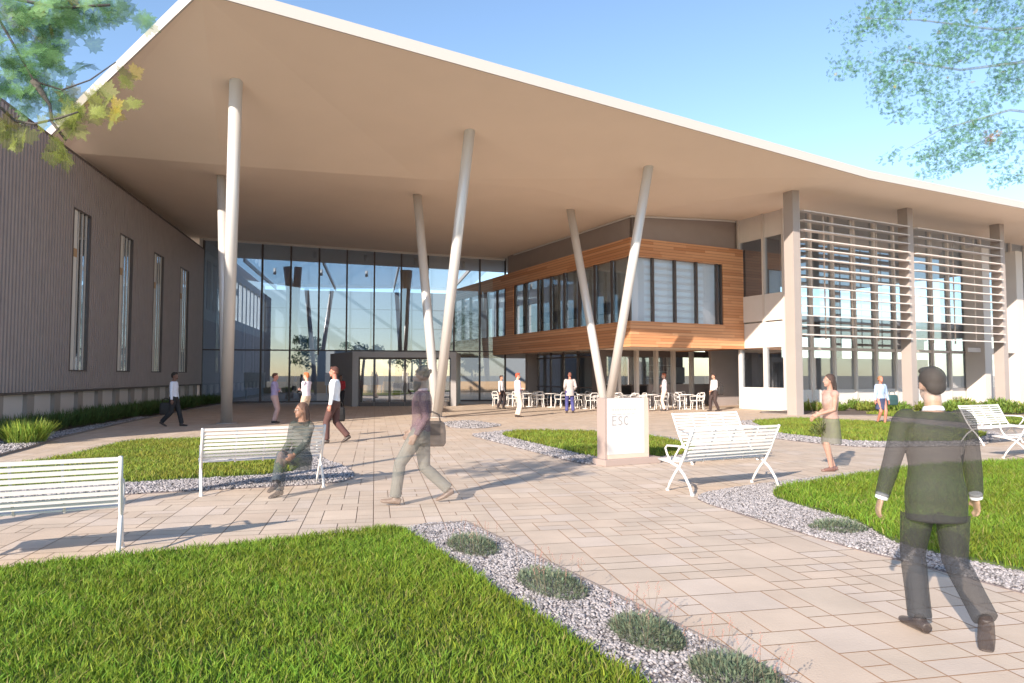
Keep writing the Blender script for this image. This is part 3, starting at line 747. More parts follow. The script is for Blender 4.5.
# ================================================================== sign
sx = G(605, 466); sa_, sb_ = toB(sx)
sign = thing('sign_totem', FB(sa_+.45, sb_+.2, 0), 'free-standing white sign reading ESC on a bronze base in front of the small lawn', 'sign', TB)
SW, SH = 1.02, 1.15
FS = lambda a, b, z=0: FB(sa_+a, sb_+b, z)
MB().box(FS, -.06, SW+.22, -.10, .34, 0, .12).build('base', 'signside', sign, bevel=.008)
MB().box(FS, 0, SW, .0, .26, .12, SH+.12).build('body', 'signside', sign, bevel=.004)
MB().box(FS, .06, SW, -.014, -.002, .122, .20).box(FS, SW-.10, SW, -.014, -.002, .201, SH+.118).build('copper_frame', 'signframe', sign)
MB().box(FS, .055, SW-.105, -.016, -.002, .203, SH+.118).build('white_panel', 'sign', sign)
def letters(txt, a, z, h, m, name, th=.10, wf=.62, gap=.22):
    """stroke letters on the sign face"""
    G_ = {'E': [(0,0,0,1),(0,1,.8,1),(0,.52,.7,.52),(0,0,.8,0)],
          'S': [(.8,.9,.4,1),(.4,1,.05,.82),(.05,.82,.15,.6),(.15,.6,.7,.4),(.7,.4,.78,.17),(.78,.17,.4,0),(.4,0,0,.1)],
          'C': [(.85,.88,.5,1),(.5,1,.12,.82),(.12,.82,.0,.5),(.0,.5,.12,.18),(.12,.18,.5,0),(.5,0,.85,.12)]}
    x = a
    for ch in txt:
        mb = MB()
        for (x0,y0,x1,y1) in G_[ch]:
            p = Vector((x+x0*h*wf, 0, z+y0*h)); q = Vector((x+x1*h*wf, 0, z+y1*h)); d = (q-p).normalized(); o_ = Vector((-d.z, 0, d.x))*h*th/2; d2 = d*h*th*.4
            pts = [p-o_-d2, q-o_+d2, q+o_+d2, p+o_-d2]
            mb.hexa([FS(v.x, -.017, v.z) for v in pts], [FS(v.x, -.0195, v.z) for v in pts])
        mb.build(name, m, sign); x += h*wf+h*gap
letters('ESC', .17, .76, .16, 'text', 'letter', th=.11)
x = .16
for k, ww in enumerate((.05,.04,.05,.035,.045,.05,.04,.045,.03,.05)):
    MB().box(FS, x, x+ww*.8, -.0185, -.0165, 1.035, 1.065).build('faint_letter', 'text2', sign); x += ww+.014
x = .16
for k, ww in enumerate((.09,.12,.07,.1,.08)):
    MB().box(FS, x, x+ww*.9, -.0185, -.0165, .955, .972).build('faint_letter', 'text2', sign); x += ww+.018
# ================================================================== terrace chairs and tables
ch0 = thing('terrace_chair', FB(22, 27, 0), 'white metal terrace chair under the timber bay', 'chair', 0, 'white chairs on the terrace')
MB().box(W, -.22, .22, -.21, .21, .43, .46).build('seat', 'white', ch0, local=True)
MB().tube([(-.22,.2,.45),(-.24,.24,.72),(-.15,.26,.82),(.15,.26,.82),(.24,.24,.72),(.22,.2,.45)], .022, n=6).tube([(-.2,.23,.62),(.2,.23,.62)], .03, n=6).build('backrest', 'white', ch0, local=True)
for sx_ in (-1, 1):
    for sy_ in (-1, 1): MB().tube([(sx_*.19,sy_*.18,.44),(sx_*.22,sy_*.22,0)], .02, n=6).build('leg', 'white', ch0, local=True)
    MB().tube([(sx_*.22,-.2,.45),(sx_*.25,-.2,.66),(sx_*.25,.2,.68)], .018, n=6).build('armrest', 'white', ch0, local=True)
tb0 = thing('terrace_table', FB(22, 27, 0), 'small round white terrace table among the chairs', 'table', 0, 'white tables on the terrace')
MB().tube([(0,0,.72),(0,0,.75)], .4, n=20).build('tabletop', 'white', tb0, local=True)
MB().tube([(0,0,.02),(0,0,.72)], .03, n=8).build('pedestal', 'white', tb0, local=True)
MB().tube([(0,0,0),(0,0,.025)], .24, n=16).build('foot', 'white', tb0, local=True)
tabs = []
for px, D in ((507,38.5),(529,37.5),(551,37),(584,35.2),(628,34),(650,34.6),(686,34.8),(596,37.5),(668,38)):
    r = ray(px, 375); tabs.append(Vector((r.x*D/r.y, D, 0)))
NTH = ['far left', 'second', 'third', 'fourth', 'fifth', 'sixth', 'rightmost', 'rear left', 'rear right']
k = 0
rr = random.Random(5)
for i, p in enumerate(tabs):
    t = tb0 if i == 0 else copy_tree(tb0)
    t.location = p
    for j in range(4 if i < 7 else 2):
        th = rr.uniform(-.3,.3)+j*math.pi/(2 if i < 7 else 1)+.5
        c = ch0 if k == 0 else copy_tree(ch0); k += 1
        c.location = p+Vector((math.sin(th)*.68, -math.cos(th)*.68, 0)); c.rotation_euler = (0,0,th+math.pi)
# ================================================================== planting
def clump(name, loc, rad, h, n, lw, ll, base, label, cat, group=None, spiky=.5, seed=0, stalks=0, m='leaf', fl=None, mounded=True):
    """a low plant: many leaf blades growing from its own footprint"""
    r = np.random.default_rng(seed)
    t = thing(name, loc, label, cat, 0, group)
    rx, ry = rad if hasattr(rad, '__len__') else (rad, rad)
    th = r.uniform(0, 2*np.pi, n); q = np.sqrt(r.uniform(0, 1, n))
    x, y = rx*q*np.cos(th), ry*q*np.sin(th)
    top = h*(1-(q**2)*.75)*r.uniform(.55, 1.15, n) if mounded else h*r.uniform(.5,1.1,n)
    z = r.uniform(0, 1, n)*top*(1-spiky)
    ln = ll*r.uniform(.6, 1.3, n); wd = lw*r.uniform(.7, 1.3, n)
    az = th+r.normal(0, .9, n); tl = r.uniform(.15, 1.25, n)*(1-spiky*.5)
    d = np.stack([np.cos(az)*np.sin(tl), np.sin(az)*np.sin(tl), np.cos(tl)], 1)
    s = np.stack([-np.sin(az), np.cos(az), r.normal(0,.3,n)], 1)
    p = np.stack([x, y, z], 1)
    v = np.stack([p, p+d*ln[:,None]*.5+s*wd[:,None]/2, p+d*ln[:,None]-np.array([[0,0,1]])*ln[:,None]*.15, p+d*ln[:,None]*.5-s*wd[:,None]/2], 1)
    v[:,:,2] = np.maximum(v[:,:,2], .0)
    f = (np.arange(n)*4)[:,None]+np.array([[0,1,2,3]])
    c = np.array(base)[None]*(1+r.normal(0,.22,(n,1))); c[:,0] *= 1+r.uniform(-.1,.4,n)
    c = np.clip(c, .005, .9)
    npmesh('foliage', v.reshape(-1,3), f, m, np.repeat(c, 4, 0), t)
    if stalks:
        V = []; Fc = []; cc = []
        for i in range(stalks):
            a = r.uniform(0, 2*np.pi); q_ = math.sqrt(r.uniform(0,1)); bx, by = rx*q_*math.cos(a), ry*q_*math.sin(a)
            hh = h*r.uniform(1.1, 1.8); lx, ly = r.normal(0,.12,2)*hh*1.5; w_ = .0022
            o = len(V)
            V += [(bx-w_,by,0),(bx+w_,by,0),(bx+lx+w_,by+ly,hh),(bx+lx-w_,by+ly,hh)]; Fc.append((o,o+1,o+2,o+3)); cc += [(.30,.22,.16)]*4
            for k in range(5):
                zz = hh*(1-.05*k); px_, py_ = bx+lx*zz/hh, by+ly*zz/hh; s_ = .006; dx, dy = r.normal(0,.006,2)
                o = len(V); V += [(px_+dx-s_,py_+dy,zz),(px_+dx,py_+dy-s_,zz+.005),(px_+dx+s_,py_+dy,zz+.012),(px_+dx,py_+dy+s_,zz+.006)]
                Fc.append((o,o+1,o+2,o+3)); cc += [fl or (.42,.22,.18)]*4
        npmesh('flower_stalks', np.array(V, float), np.array(Fc), m, np.array(cc), t)
    return t
M_['sage'] = sheer(mat('sage_leaf', (.15,.2,.12), .7, attr='Col', trans=.2), .62)
shr = [((472,549),(.21,.34),'the farthest of the four grey-green shrubs in the foreground gravel, at the lawn corner'),
       ((551,588),(.22,.36),'the second grey-green shrub from the far end of the foreground gravel strip'),
       ((646,638),(.19,.27),'the round grey-green shrub third from the far end of the foreground gravel strip'),
       ((738,684),(.20,.28),'the grey-green shrub with reddish tips cut by the bottom edge of the picture')]
for i, (q, rd, lb) in enumerate(shr):
    o = clump('sage_shrub', G(*q), (rd[0]*1.0,rd[1]*1.12), .17, 2600, .012, .05, (.15,.21,.13), lb, 'shrub', 'grey-green shrubs in the foreground gravel', spiky=.2, seed=30+i, stalks=18, m='sage')
    o.rotation_euler[2] = TB; ROOT[o.name] = Matrix.Translation(o.location) @ Matrix.Rotation(TB, 4, 'Z')
clump('sage_shrub', G(838,530), (.3,.24), .16, 1600, .014, .05, (.15,.21,.13), 'faint grey-green shrub in the gravel of the right lawn', 'shrub', spiky=.2, seed=39, m='sage')
# border in front of the wing: mulch, then a row of tufts
wb = [FA(WA+.02, 15), FA(WA+.02, CB-.3), FA(WA+1.6, CB-.3), FA(WA+1.55, 36), FA(WA+1.7, 28), FA(WA+2.1, 21), FA(WA+2.6, 18), FA(WA+2.9, 15)]
mb = MB(); mb.prism(wb, -.01, .02); tag(mb.build('mulch_bed', 'mulch'), kind='structure')
edging(wb[2:], .05, False)
stones('gravel', [FA(WA+1.35,15,0), FA(WA+1.2,30,0), FA(WA+1.6,30,0), FA(WA+2.05,21,0), FA(WA+2.55,18,0), FA(WA+2.8,15,0)], 300, .035, None, 9, z=.03, label='gravel edge in front of the plants along the ribbed metal wing')
b = 19.2; i = 0
words = ['nearest', 'second', 'third', 'fourth', 'fifth', 'sixth', 'seventh', 'eighth', 'ninth', 'tenth', 'eleventh', 'twelfth', 'thirteenth', 'fourteenth', 'fifteenth', 'sixteenth', 'seventeenth', 'eighteenth', 'nineteenth', 'twentieth']
rr = random.Random(3)
while b < CB-1 and i < 20:
    lit = i == 0  # first tuft sunlit, the rest shaded: the light is put into the leaf colours
    p = FA(WA+.75+rr.uniform(-.15,.2), b) if i else G(26, 444)
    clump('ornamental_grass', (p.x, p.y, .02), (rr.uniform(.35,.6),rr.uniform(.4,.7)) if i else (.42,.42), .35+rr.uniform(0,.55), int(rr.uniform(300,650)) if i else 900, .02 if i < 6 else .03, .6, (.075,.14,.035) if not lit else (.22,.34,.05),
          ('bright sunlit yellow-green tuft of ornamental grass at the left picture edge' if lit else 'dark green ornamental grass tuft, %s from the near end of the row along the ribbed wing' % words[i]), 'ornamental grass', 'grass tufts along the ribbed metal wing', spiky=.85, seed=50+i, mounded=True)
    b += 1.28+rr.uniform(-.1,.15); i += 1
# planting in front of the louvred block and the return wall
fb = smooth_poly([FB(23.9,22.9), FB(26.0,23.3), FB(52,23.2), FB(52,19.1), FB(38,19.0), FB(26,19.1), FB(24.3,20.1)], 1)
mb = MB(); mb.prism(fb, -.01, .02); tag(mb.build('mulch_bed', 'mulch'), kind='structure')
edging(fb, .05)
i = 0
for (px, py, s) in ((731,404,.6),(752,406,.75),(771,407,.8),(812,411,.7),(835,411,.6),(852,409,.8),(868,411,.7),(886,409,.6),(899,412,.7),(918,411,.75),(936,412,.7),(954,412,.8),(972,412,.75),(990,413,.8),(1008,414,.85),(1022,414,.8),(1045,416,.8),
                    (822,406,.75),(845,405,.7),(878,405,.8),(926,406,.85),(962,407,.8),(998,408,.8)):
    p = G(px, py); od = words[i-3] if i < 17 else words[i-17]
    clump('border_shrub', (p.x, p.y, .01), (s*.8,s*.6), s*.85, 800, .05, .26, (.16,.27,.05) if i % 3 else (.22,.30,.06), ('leafy green shrub %s' % ['under the timber bay end', 'under the middle of the white return wall', 'left of the first tall facade column'][i]) if i < 3 else
        ('leafy shrub below the louvred facade, %s from the left in the %s row' % ('first' if od == 'nearest' else od, 'front' if i < 17 else 'rear')),
        'shrub', 'shrubs below the louvred facade', spiky=.35, seed=80+i)
    i += 1
# ================================================================== overhanging trees
def leaf_cloud(name, blobs, outline, size, base, m, parent, seed, flat=.6, yellow=.0, ycol=(.42,.33,.05), face=False):
    r = np.random.default_rng(seed); k = len(outline); V = []; C = []
    out = np.array(outline, float)
    for (c, rad, n) in blobs:
        rad = np.array(rad if hasattr(rad,'__len__') else (rad,)*3)
        d = r.normal(0, 1, (n,3)); d /= np.linalg.norm(d, axis=1)[:,None]
        p = np.array(c)[None]+d*rad[None]*(r.uniform(0,1,(n,1))**.45)
        for i in range(n):
            s = size*r.uniform(.6, 1.2)
            nrm = Vector(r.normal(0, 1, 3)); nrm = (nrm.normalized()*flat+(Vector((r.normal(0,.45), -.8, r.normal(.05,.4))) if face else Vector((r.normal(0,.3), -.55, .75)))*(1-flat)).normalized()
            u = nrm.orthogonal().normalized(); u = Matrix.Rotation(r.uniform(0, 6.28), 3, nrm) @ u; w_ = nrm.cross(u)
            dr = (-Vector((0,0,1))*.8+u*.6); 
            fold = r.uniform(-.25, .25)
            pts = [tuple(Vector(p[i])+(u*x+w_*y+nrm*(abs(x)*fold+y*y*-.2))*s) for x, y in out]
            V += [tuple(Vector(p[i])+w_*.35*s)]+pts
            cc = np.array(base)*(1+r.normal(0,.2)); 
            if r.random() < yellow: cc = np.array(ycol)*(1+r.normal(0,.15))
            C += [tuple(np.clip(cc,.01,.9))]*(k+1)
    N = len(V)//(k+1)
    f = (np.arange(N)*(k+1))[:,None,None]+np.array([(0,1+i,1+(i+1)%k) for i in range(k)])[None]
    return npmesh(name, np.array(V), f.reshape(-1,3), m, np.array(C), parent)
_h = [(.10,.02),(.36,-.12),(.34,.05),(.64,.10),(.52,.27),(.74,.50),(.48,.50),(.44,.66),(.24,.56),(.27,.82),(.12,.80)]
MAPLE = [(0,0)]+_h+[(0,1.04)]+[(-x, y) for x, y in _h[::-1]]
OVAL = [(0,0),(.26,.25),(.3,.55),(.12,.85),(0,1),(-.12,.85),(-.3,.55),(-.26,.25)]
M_['maple'] = sheer(mat('maple_leaf', (.1,.25,.05), .6, attr='Col', trans=.45), .5)
M_['paleleaf'] = sheer(mat('pale_leaf', (.1,.25,.05), .6, attr='Col', trans=.45), .5)
M_['branch'] = sheer(mat('maple_branch', (.10,.085,.08), .9), .75)
maple = thing('maple_tree', (-8.3, 4.2, 0), 'maple with big lobed leaves hanging into the upper left corner', 'tree')
MB().tube([(-8.3,4.2,-.05),(-8.25,4.25,1.5),(-8.1,4.4,3.2),(-8.2,4.5,5.5)], [.2,.16,.13,.07], n=14).build('trunk', 'bark', maple, smooth=True)
Dm = 5.0
br = [[(-8.1,4.4,3.3), P(-300,40,4.7), P(-60,-20,5), P(0,21,5), P(15,47,5), P(34,81,5), P(62,90,5), P(90,80,5.05), P(116,62,5.1)],
      [P(-60,-20,5), P(20,0,5.1), P(60,8,5.2), P(110,5,5.2)],
      [P(-300,40,4.7), P(-80,80,4.9), P(0,107,4.9), P(15,121,4.9), P(34,124,4.9), P(60,118,4.9), P(78,112,4.9)],
      [P(34,81,5), P(50,105,5), P(52,122,5), P(66,140,5)], [(-8.1,4.4,3.3), (-9.2,3.4,4.2), (-9.8,2.6,4.8)]]
for q in br:
    MB().tube(q, [.03 if i == 0 else max(.004,.014-.0012*i) for i in range(len(q))], n=6).build('branch', 'branch', maple, smooth=True)
def bl(px, py, D, r, n): return (tuple(P(px,py,D)), r, n)
blobs = [bl(20,15,5.1,(.34,.4,.2),62), bl(65,12,5.2,(.3,.35,.17),36), bl(20,65,5.0,(.28,.4,.28),56), bl(58,62,5.2,(.17,.3,.22),17), bl(55,98,5.1,(.2,.2,.12),14), bl(95,15,5.3,(.12,.2,.12),7), bl(118,13,5.3,(.2,.2,.1),7), bl(142,22,5.2,(.06,.1,.09),3), bl(84,40,5.3,(.07,.2,.06),2),
         bl(5,95,4.9,(.2,.3,.16),16), bl(-60,50,5,(.5,.6,.5),120), bl(-200,20,4.8,(.9,.8,.6),160), bl(-60,-80,5.2,(.8,.8,.5),160)]
leaf_cloud('crown', blobs, MAPLE, .155, (.16,.31,.12), M_['maple'], maple, 21, yellow=.04, face=True, flat=.25); 
blobs = [bl(128,72,5,(.09,.1,.06),3), bl(97,98,5,(.09,.12,.09),6), bl(85,118,5,(.13,.12,.1),8), bl(62,150,5,(.1,.1,.07),5), bl(132,108,5,(.06,.08,.05),2), bl(112,112,5,(.07,.08,.07),4), bl(70,128,5,(.1,.1,.08),5),
         bl(8,132,4.9,(.09,.1,.09),7), bl(15,148,4.9,(.08,.1,.06),4), bl(50,132,4.9,(.05,.1,.05),2)]
leaf_cloud('leaf_spray', blobs, MAPLE, .15, (.25,.29,.06), M_['maple'], maple, 22, yellow=.15, face=True, flat=.25)
for o in maple.children:
    if o.name.startswith(('crown', 'leaf_spray')):
        me = o.data; inv = Vector((-8.3, 4.2, 0)); me.transform(Matrix.Translation(-inv))
pale = thing('pale_leaved_tree', (15.5, 11.0, 0), 'pale small-leaved tree whose see-through crown fills the upper right corner', 'tree')
MB().tube([(15.5,11,-.05),(15.4,11,2),(15.0,11.1,4.5),(14.6,11.2,8)], [.26,.2,.16,.08], n=14).build('trunk', 'bark', pale, smooth=True)
rp = random.Random(9); Dp = 11
bls = []; 
def inside(px, py):
    # the outline of the crown in the upper right of the view
    left = 1024 if py > 190 else (842 if py < 20 else 868 if py < 60 else 885 if py < 110 else 908 if py < 150 else 935)
    return px > left
for i in range(620):
    px, py = rp.uniform(830, 1120), rp.uniform(-70, 186)
    lf = 838+28*math.sin(py*.06)+max(0, py-25)*.48+rp.gauss(0, 12)
    if px < lf: continue
    if py > 172+8*math.sin(px*.07)+ (px-940)*.06: continue
    # gaps
    if math.sin(px*.052+1)*math.sin(py*.06+px*.01) > .50: continue
    D = rp.uniform(10.2, 12.2); bls.append((tuple(P(px,py,D)), (.22,.3,.14), int(rp.uniform(26, 50))))
for i in range(60): bls.append(((rp.uniform(9.6,19), rp.uniform(8.5,14), rp.uniform(5.5,11)), (.8,.8,.5), 60))
leaf_cloud('crown', bls, OVAL, .085, (.16,.34,.22), M_['paleleaf'], pale, 23, yellow=.01)
leaf_cloud('dry_leaf_spray', [(tuple(P(990,137,11)), (.14,.2,.1), 36)], OVAL, .09, (.55,.30,.12), M_['paleleaf'], pale, 24)
M_['palebranch'] = sheer(mat('pale_branch', (.2,.22,.2), .9), .4)
for q in ([(15,11.1,4.5), P(1100,120,11), P(1010,110,11), P(940,130,11), P(905,150,11)], [(14.7,11.2,7), P(1120,20,11), P(1000,30,11), P(920,20,11), P(860,18,11)], [P(1100,120,11), P(1040,60,11), P(960,70,11), P(900,60,11)]):
    MB().tube(q, [.05,.035,.02,.012,.006][:len(q)], n=6).build('branch', 'palebranch', pale, smooth=True)
for o in pale.children:
    if o.name.startswith(('crown', 'dry_leaf')): o.data.transform(Matrix.Translation((-15.5,-11,0)))
# trees far away, mirrored in the glass and closing the horizon
def far_tree(x, y, h, seed, label):
    t = thing('distant_tree', (x, y, 0), label, 'tree', 0, 'distant trees around the site'); r = random.Random(seed)
    MB().tube([(0,0,-.1),(.1,0,h*.3),(0,.1,h*.6)], [.35,.25,.1], n=8).build('trunk', 'bark', t, local=True)
    bs = [((r.gauss(0,h*.2), r.gauss(0,h*.2), h*r.uniform(.35,.9)), (h*.16,h*.16,h*.12), 90) for _ in range(16)]
    leaf_cloud('crown', bs, OVAL, .7, (.07,.13,.04), M_['leaf'], t, seed)
rr = random.Random(12)
for i in range(12):
    far_tree(-110+i*22+rr.uniform(-6,6), -95+rr.uniform(-15,15), rr.uniform(8,14), 200+i, 'broad green tree standing far behind the viewer')
# ================================================================== people
def remesh(mb, voxel, smooth_it=3, name='tmp'):
    me = bpy.data.meshes.new(name); me.from_pydata(mb.v, [], mb.f)
    o = bpy.data.objects.new('tmp', me); COL.objects.link(o)
    m = o.modifiers.new('r', 'REMESH'); m.mode = 'VOXEL'; m.voxel_size = voxel; m.use_smooth_shade = True
    s = o.modifiers.new('s', 'SMOOTH'); s.factor = .5; s.iterations = smooth_it
    dg = bpy.context.evaluated_depsgraph_get(); ev = o.evaluated_get(dg)
    out = bpy.data.meshes.new_from_object(ev); out.name = name
    bpy.data.objects.remove(o); bpy.data.meshes.remove(me)
    return out
def ik(a, c, l1, l2, pole):
    d = c-a; L = min(d.length, (l1+l2)*.999); dn = d.normalized(); c = a+dn*L
    x = (l1*l1-l2*l2+L*L)/(2*L); h = math.sqrt(max(l1*l1-x*x, 0))
    p = pole-dn*pole.dot(dn); p.normalize()
    return a+dn*x+p*h, c
V3 = lambda *a: Vector(a)
SK = dict(light=(.62,.36,.27), mid=(.42,.22,.15), dark=(.16,.075,.05), red=(.50,.20,.14))
def person(loc, face, H, label, pose, skin, top, trou, hair, voxel=.016, shoes=(.05,.035,.03), alpha=None, female=False, skirt=None, jacket=False,
           hairstyle='short', beard=False, sleeves=True, bag=None, collar=None, group=None):
    """face = heading (radians, 0 = +Y); local space: x to the right hand, y forward"""
    k = H/1.75
    def mm(n_, c, rough=.75, var=.06):
        m = mat(n_, c, rough, var=var, scale=14); return sheer(m, min(.95, alpha+.17) if n_ == 'hair' or n_ == 'beard' else alpha, True) if alpha else m
    t = thing('person', loc, label, 'person', face, group)
    sw = .165 if female else .19; hw = .095
    p = dict(hip=V3(0,0,.93), lean=0., LF=V3(-.11,.0,.08), RF=V3(.11,.0,.08), LH=V3(-.27,.06,.82), RH=V3(.27,.06,.82), lp=V3(0,1,0), headyaw=0., LT=0., RT=0., legpole=V3(0,1,0))
    p.update(pose)
    hip = p['hip']; ln = p['lean']
    up = V3(0, math.sin(ln), math.cos(ln)); fw = V3(0, math.cos(ln), -math.sin(ln)); tw = p.get('twist', 0)
    rt = V3(math.cos(tw), math.sin(tw), 0)
    S_ = lambda z: hip+up*(z-.93)          # point of the spine
    neck, head = S_(1.48), S_(1.48)+V3(0,.02,.155)
    hp = {-1: hip+V3(-hw,0,-.02), 1: hip+V3(hw,0,-.02)}
    ft = {-1: p['LF'], 1: p['RF']}; hd = {-1: p['LH'], 1: p['RH']}; sh = {s: S_(1.40)+rt*(sw*s) for s in (-1,1)}
    kn = {}; an = {}; el = {}; wr = {}
    for s in (-1,1):
        kn[s], an[s] = ik(hp[s], ft[s], .435, .425, p['legpole'])
        el[s], wr[s] = ik(sh[s], hd[s], .285, .255, p.get('armpole', V3(.35*s,-1,-.2)))
    g_leg = p.get('toe', {-1: V3(0,1,0), 1: V3(0,1,0)})
    def sc(v): return v*k
    def torso(mb, inf, z0=.80, z1=1.48):
        st = [(.80,.15,.105),(.88,.168,.118),(.95,.165,.115),(1.02,.148,.105),(1.10,.140,.1),(1.2,.155,.112),(1.30,.172,.118),(1.37,.17,.108),(1.42,.135,.09),(1.46,.085,.07),(1.50,.056,.058)]
        if female: st = [(a, b_*(1.0 if a < 1 else .84), c_*(1.0 if not 1.2 <= a <= 1.33 else 1.08)) for a, b_, c_ in st]
        st = [q for q in st if z0-.001 <= q[0] <= z1+.001]
        mb.tube([sc(S_(q[0])) for q in st], [(q[1]+inf)*k for q in st], n=20, ry=[(q[2]+inf)*k for q in st], side=rt)
        if z1 > 1.4:
            for s in (-1,1): mb.ball(sc(sh[s]-rt*(.02*s)+V3(0,0,-.005)), (.062+inf)*k)
        return mb
    def leg(mb, s, inf, lo=0.0, hem=False):
        A, K_, B = hp[s]+V3(0,0,.04), kn[s], an[s]
        pts = [A, A.lerp(K_, .3), A.lerp(K_, .7), K_, K_.lerp(B, .25), K_.lerp(B, .6), K_.lerp(B, 1-lo)]
        rd = [.092,.09,.07,.056,.058,.046,.037] if not hem else [.094,.093,.078,.066,.066,.062,.062]
        mb.tube([sc(q) for q in pts], [(r_+inf)*k for r_ in rd], n=14); mb.ball(sc(hp[s]), (.095+inf)*k)
    def arm(mb, s, inf, to=1.0):
        A, E_, B = sh[s], el[s], wr[s]
        pts = [A, A.lerp(E_, .5), E_, E_.lerp(B, .35), E_.lerp(B, to)]
        mb.tube([sc(q) for q in pts], [(r_+inf)*k for r_ in (.054,.047,.039,.037,.027)], n=12); mb.ball(sc(E_), (.038+inf)*k)
    def hand(mb, s):
        d = (wr[s]-el[s]).normalized(); d = (d+p.get('handdir', V3(0,0,0))).normalized(); side = (rt if abs(d.dot(rt)) < .8 else V3(0,1,0)); w_ = d.cross(side).normalized()  # palm breadth axis
        c = wr[s]
        mb.tube([sc(c-d*.01), sc(c+d*.03), sc(c+d*.085)], [.022*k,.036*k,.038*k], n=10, ry=[.018*k,.016*k,.014*k], side=w_)
        inn = side*(-s)
        for i, (o_, L) in enumerate(((-.030,.062),(-.010,.072),(.010,.068),(.029,.052))):
            b0_ = c+d*.08+w_*o_; m1 = b0_+d*L*.5+inn*.006; m2 = m1+d*L*.42+inn*.022
            mb.tube([sc(b0_), sc(m1), sc(m2)], [.0105*k,.0095*k,.008*k], n=7)
        tb_ = c+d*.02+w_*-.03; sg = 1 if w_.y*-1 > 0 else -1
        mb.tube([sc(c+d*.02-w_*.028), sc(c+d*.055-w_*.052+inn*.012), sc(c+d*.085-w_*.056+inn*.022)], [.013*k,.0115*k,.009*k], n=7)
    def foot(mb, s, inf):
        f = g_leg[s].normalized(); a = an[s]
        h_ = a-V3(0,0,.045)-f*.05; side = V3(f.y,-f.x,0).normalized()
        mb.tube([sc(h_-f*.02), sc(h_+f*.03+V3(0,0,.01)), sc(h_+f*.12-V3(0,0,.005)), sc(h_+f*.19+V3(0,0,-.012*(f.z > -.3))), sc(h_+f*.235+V3(0,0,-.014*(f.z > -.3)))], [(r_+inf)*k for r_ in (.03,.038,.043,.04,.02)], n=12, ry=[(r_+inf)*k for r_ in (.035,.04,.028,.02,.012)], side=side)
        mb.ball(sc(a-V3(0,0,.01)), (.036+inf)*k)
    hr = Matrix.Rotation(p['headyaw'], 3, 'Z')
    def hpt(x, y, z): return sc(head+hr @ V3(x, y, z))
    def headm(mb):
        mb.tube([sc(S_(1.43)), sc(neck), sc(head+V3(0,-.01,-.06))], [.06*k,.054*k,.052*k], n=14)
        mb.ball(hpt(0,-.01,.025), (.073*k,.092*k,.092*k), rot=hr, n=18, m=12)
        mb.ball(hpt(0,.03,-.045), (.055*k,.06*k,.068*k), rot=hr, n=14, m=10)
        mb.tube([hpt(0,.078,.02), hpt(0,.098,-.005), hpt(0,.112,-.022), hpt(0,.09,-.03)], [.008*k,.011*k,.014*k,.009*k], n=8)
        mb.ball(hpt(0,.088,-.056), (.024*k,.009*k,.006*k), rot=hr); mb.ball(hpt(0,.086,-.068), (.02*k,.009*k,.006*k), rot=hr)
        mb.ball(hpt(0,.074,-.096), (.022*k,.016*k,.016*k), rot=hr)
        for s in (-1,1):
            mb.ball(hpt(.074*s,-.012,-.008), (.010*k,.018*k,.030*k), rot=hr); mb.ball(hpt(.03*s,.082,.032), (.02*k,.008*k,.006*k), rot=hr)
    # body, one skin from head to toe
    mb = MB(); torso(mb, 0)
    for s in (-1,1): leg(mb, s, 0); arm(mb, s, 0); hand(mb, s); foot(mb, s, -.004)
    headm(mb)
    me = remesh(mb, min(voxel, .011)*k if not alpha else voxel*k, 2, 'body')
    ms = mm('skin', skin, .55, .03); me.materials.clear(); me.materials.append(ms)
    if alpha:
        cl = bpy.data.materials.new('under_clothes'); cl.use_nodes = True; n_ = cl.node_tree.nodes; n_.remove(n_['Principled BSDF'])
        tr = n_.new('ShaderNodeBsdfTransparent'); cl.node_tree.links.new(tr.outputs[0], n_['Material Output'].inputs[0]); me.materials.append(cl)
        hc, nk = sc(head), sc(neck)
        for f in me.polygons:
            c = f.center; bare = (c-hc).length < .17*k or (c-nk).length < (.16 if female and not sleeves else .075)*k
            for s in (-1,1):
                a0_ = sc(wr[s]); ax = (wr[s]-el[s]).normalized()
                if (c-a0_).dot(ax) > -.015 and (c-a0_).length < .24*k and ((c-a0_)-ax*(c-a0_).dot(ax)).length < .075*k: bare = True
                if not sleeves:
                    for u0, u1 in ((sc(sh[s]), sc(el[s])), (sc(el[s]), sc(wr[s]))):
                        d = u1-u0; tt = max(0, min(1, (c-u0).dot(d)/d.length_squared))
                        if (c-(u0+d*tt)).length < .07*k: bare = True
                if skirt and c.z < sc(V3(0,0,skirt[0]+.03)).z and c.z > .085*k: bare = True
            if not bare: f.material_index = 1
    o = bpy.data.objects.new('body', me); COL.objects.link(o); o.parent = t
    def part(nm_, mb, col, vx=None, it=2, rough=.8, parent=None):
        me = remesh(mb, (vx or voxel)*k, it, nm_); me.materials.clear(); me.materials.append(mm(nm_, col, rough))
        q = bpy.data.objects.new(nm_, me); COL.objects.link(q); q.parent = parent or t; return q
    # clothing
    mb = MB()
    lo = .80 if jacket else .9
    torso(mb, .022 if jacket else .014, lo, 1.46)
    if jacket: mb.tube([sc(S_(.74)), sc(S_(.86)), sc(S_(1.0))], [.188*k,.19*k,.16*k], n=18, ry=[.135*k,.138*k,.12*k], side=rt)
    if sleeves:
        for s in (-1,1): arm(mb, s, .018 if jacket else .012, .96 if jacket or sleeves is True else .3)
    tp = part('jacket' if jacket else ('top' if female else 'shirt'), mb, top)
    mb = MB()
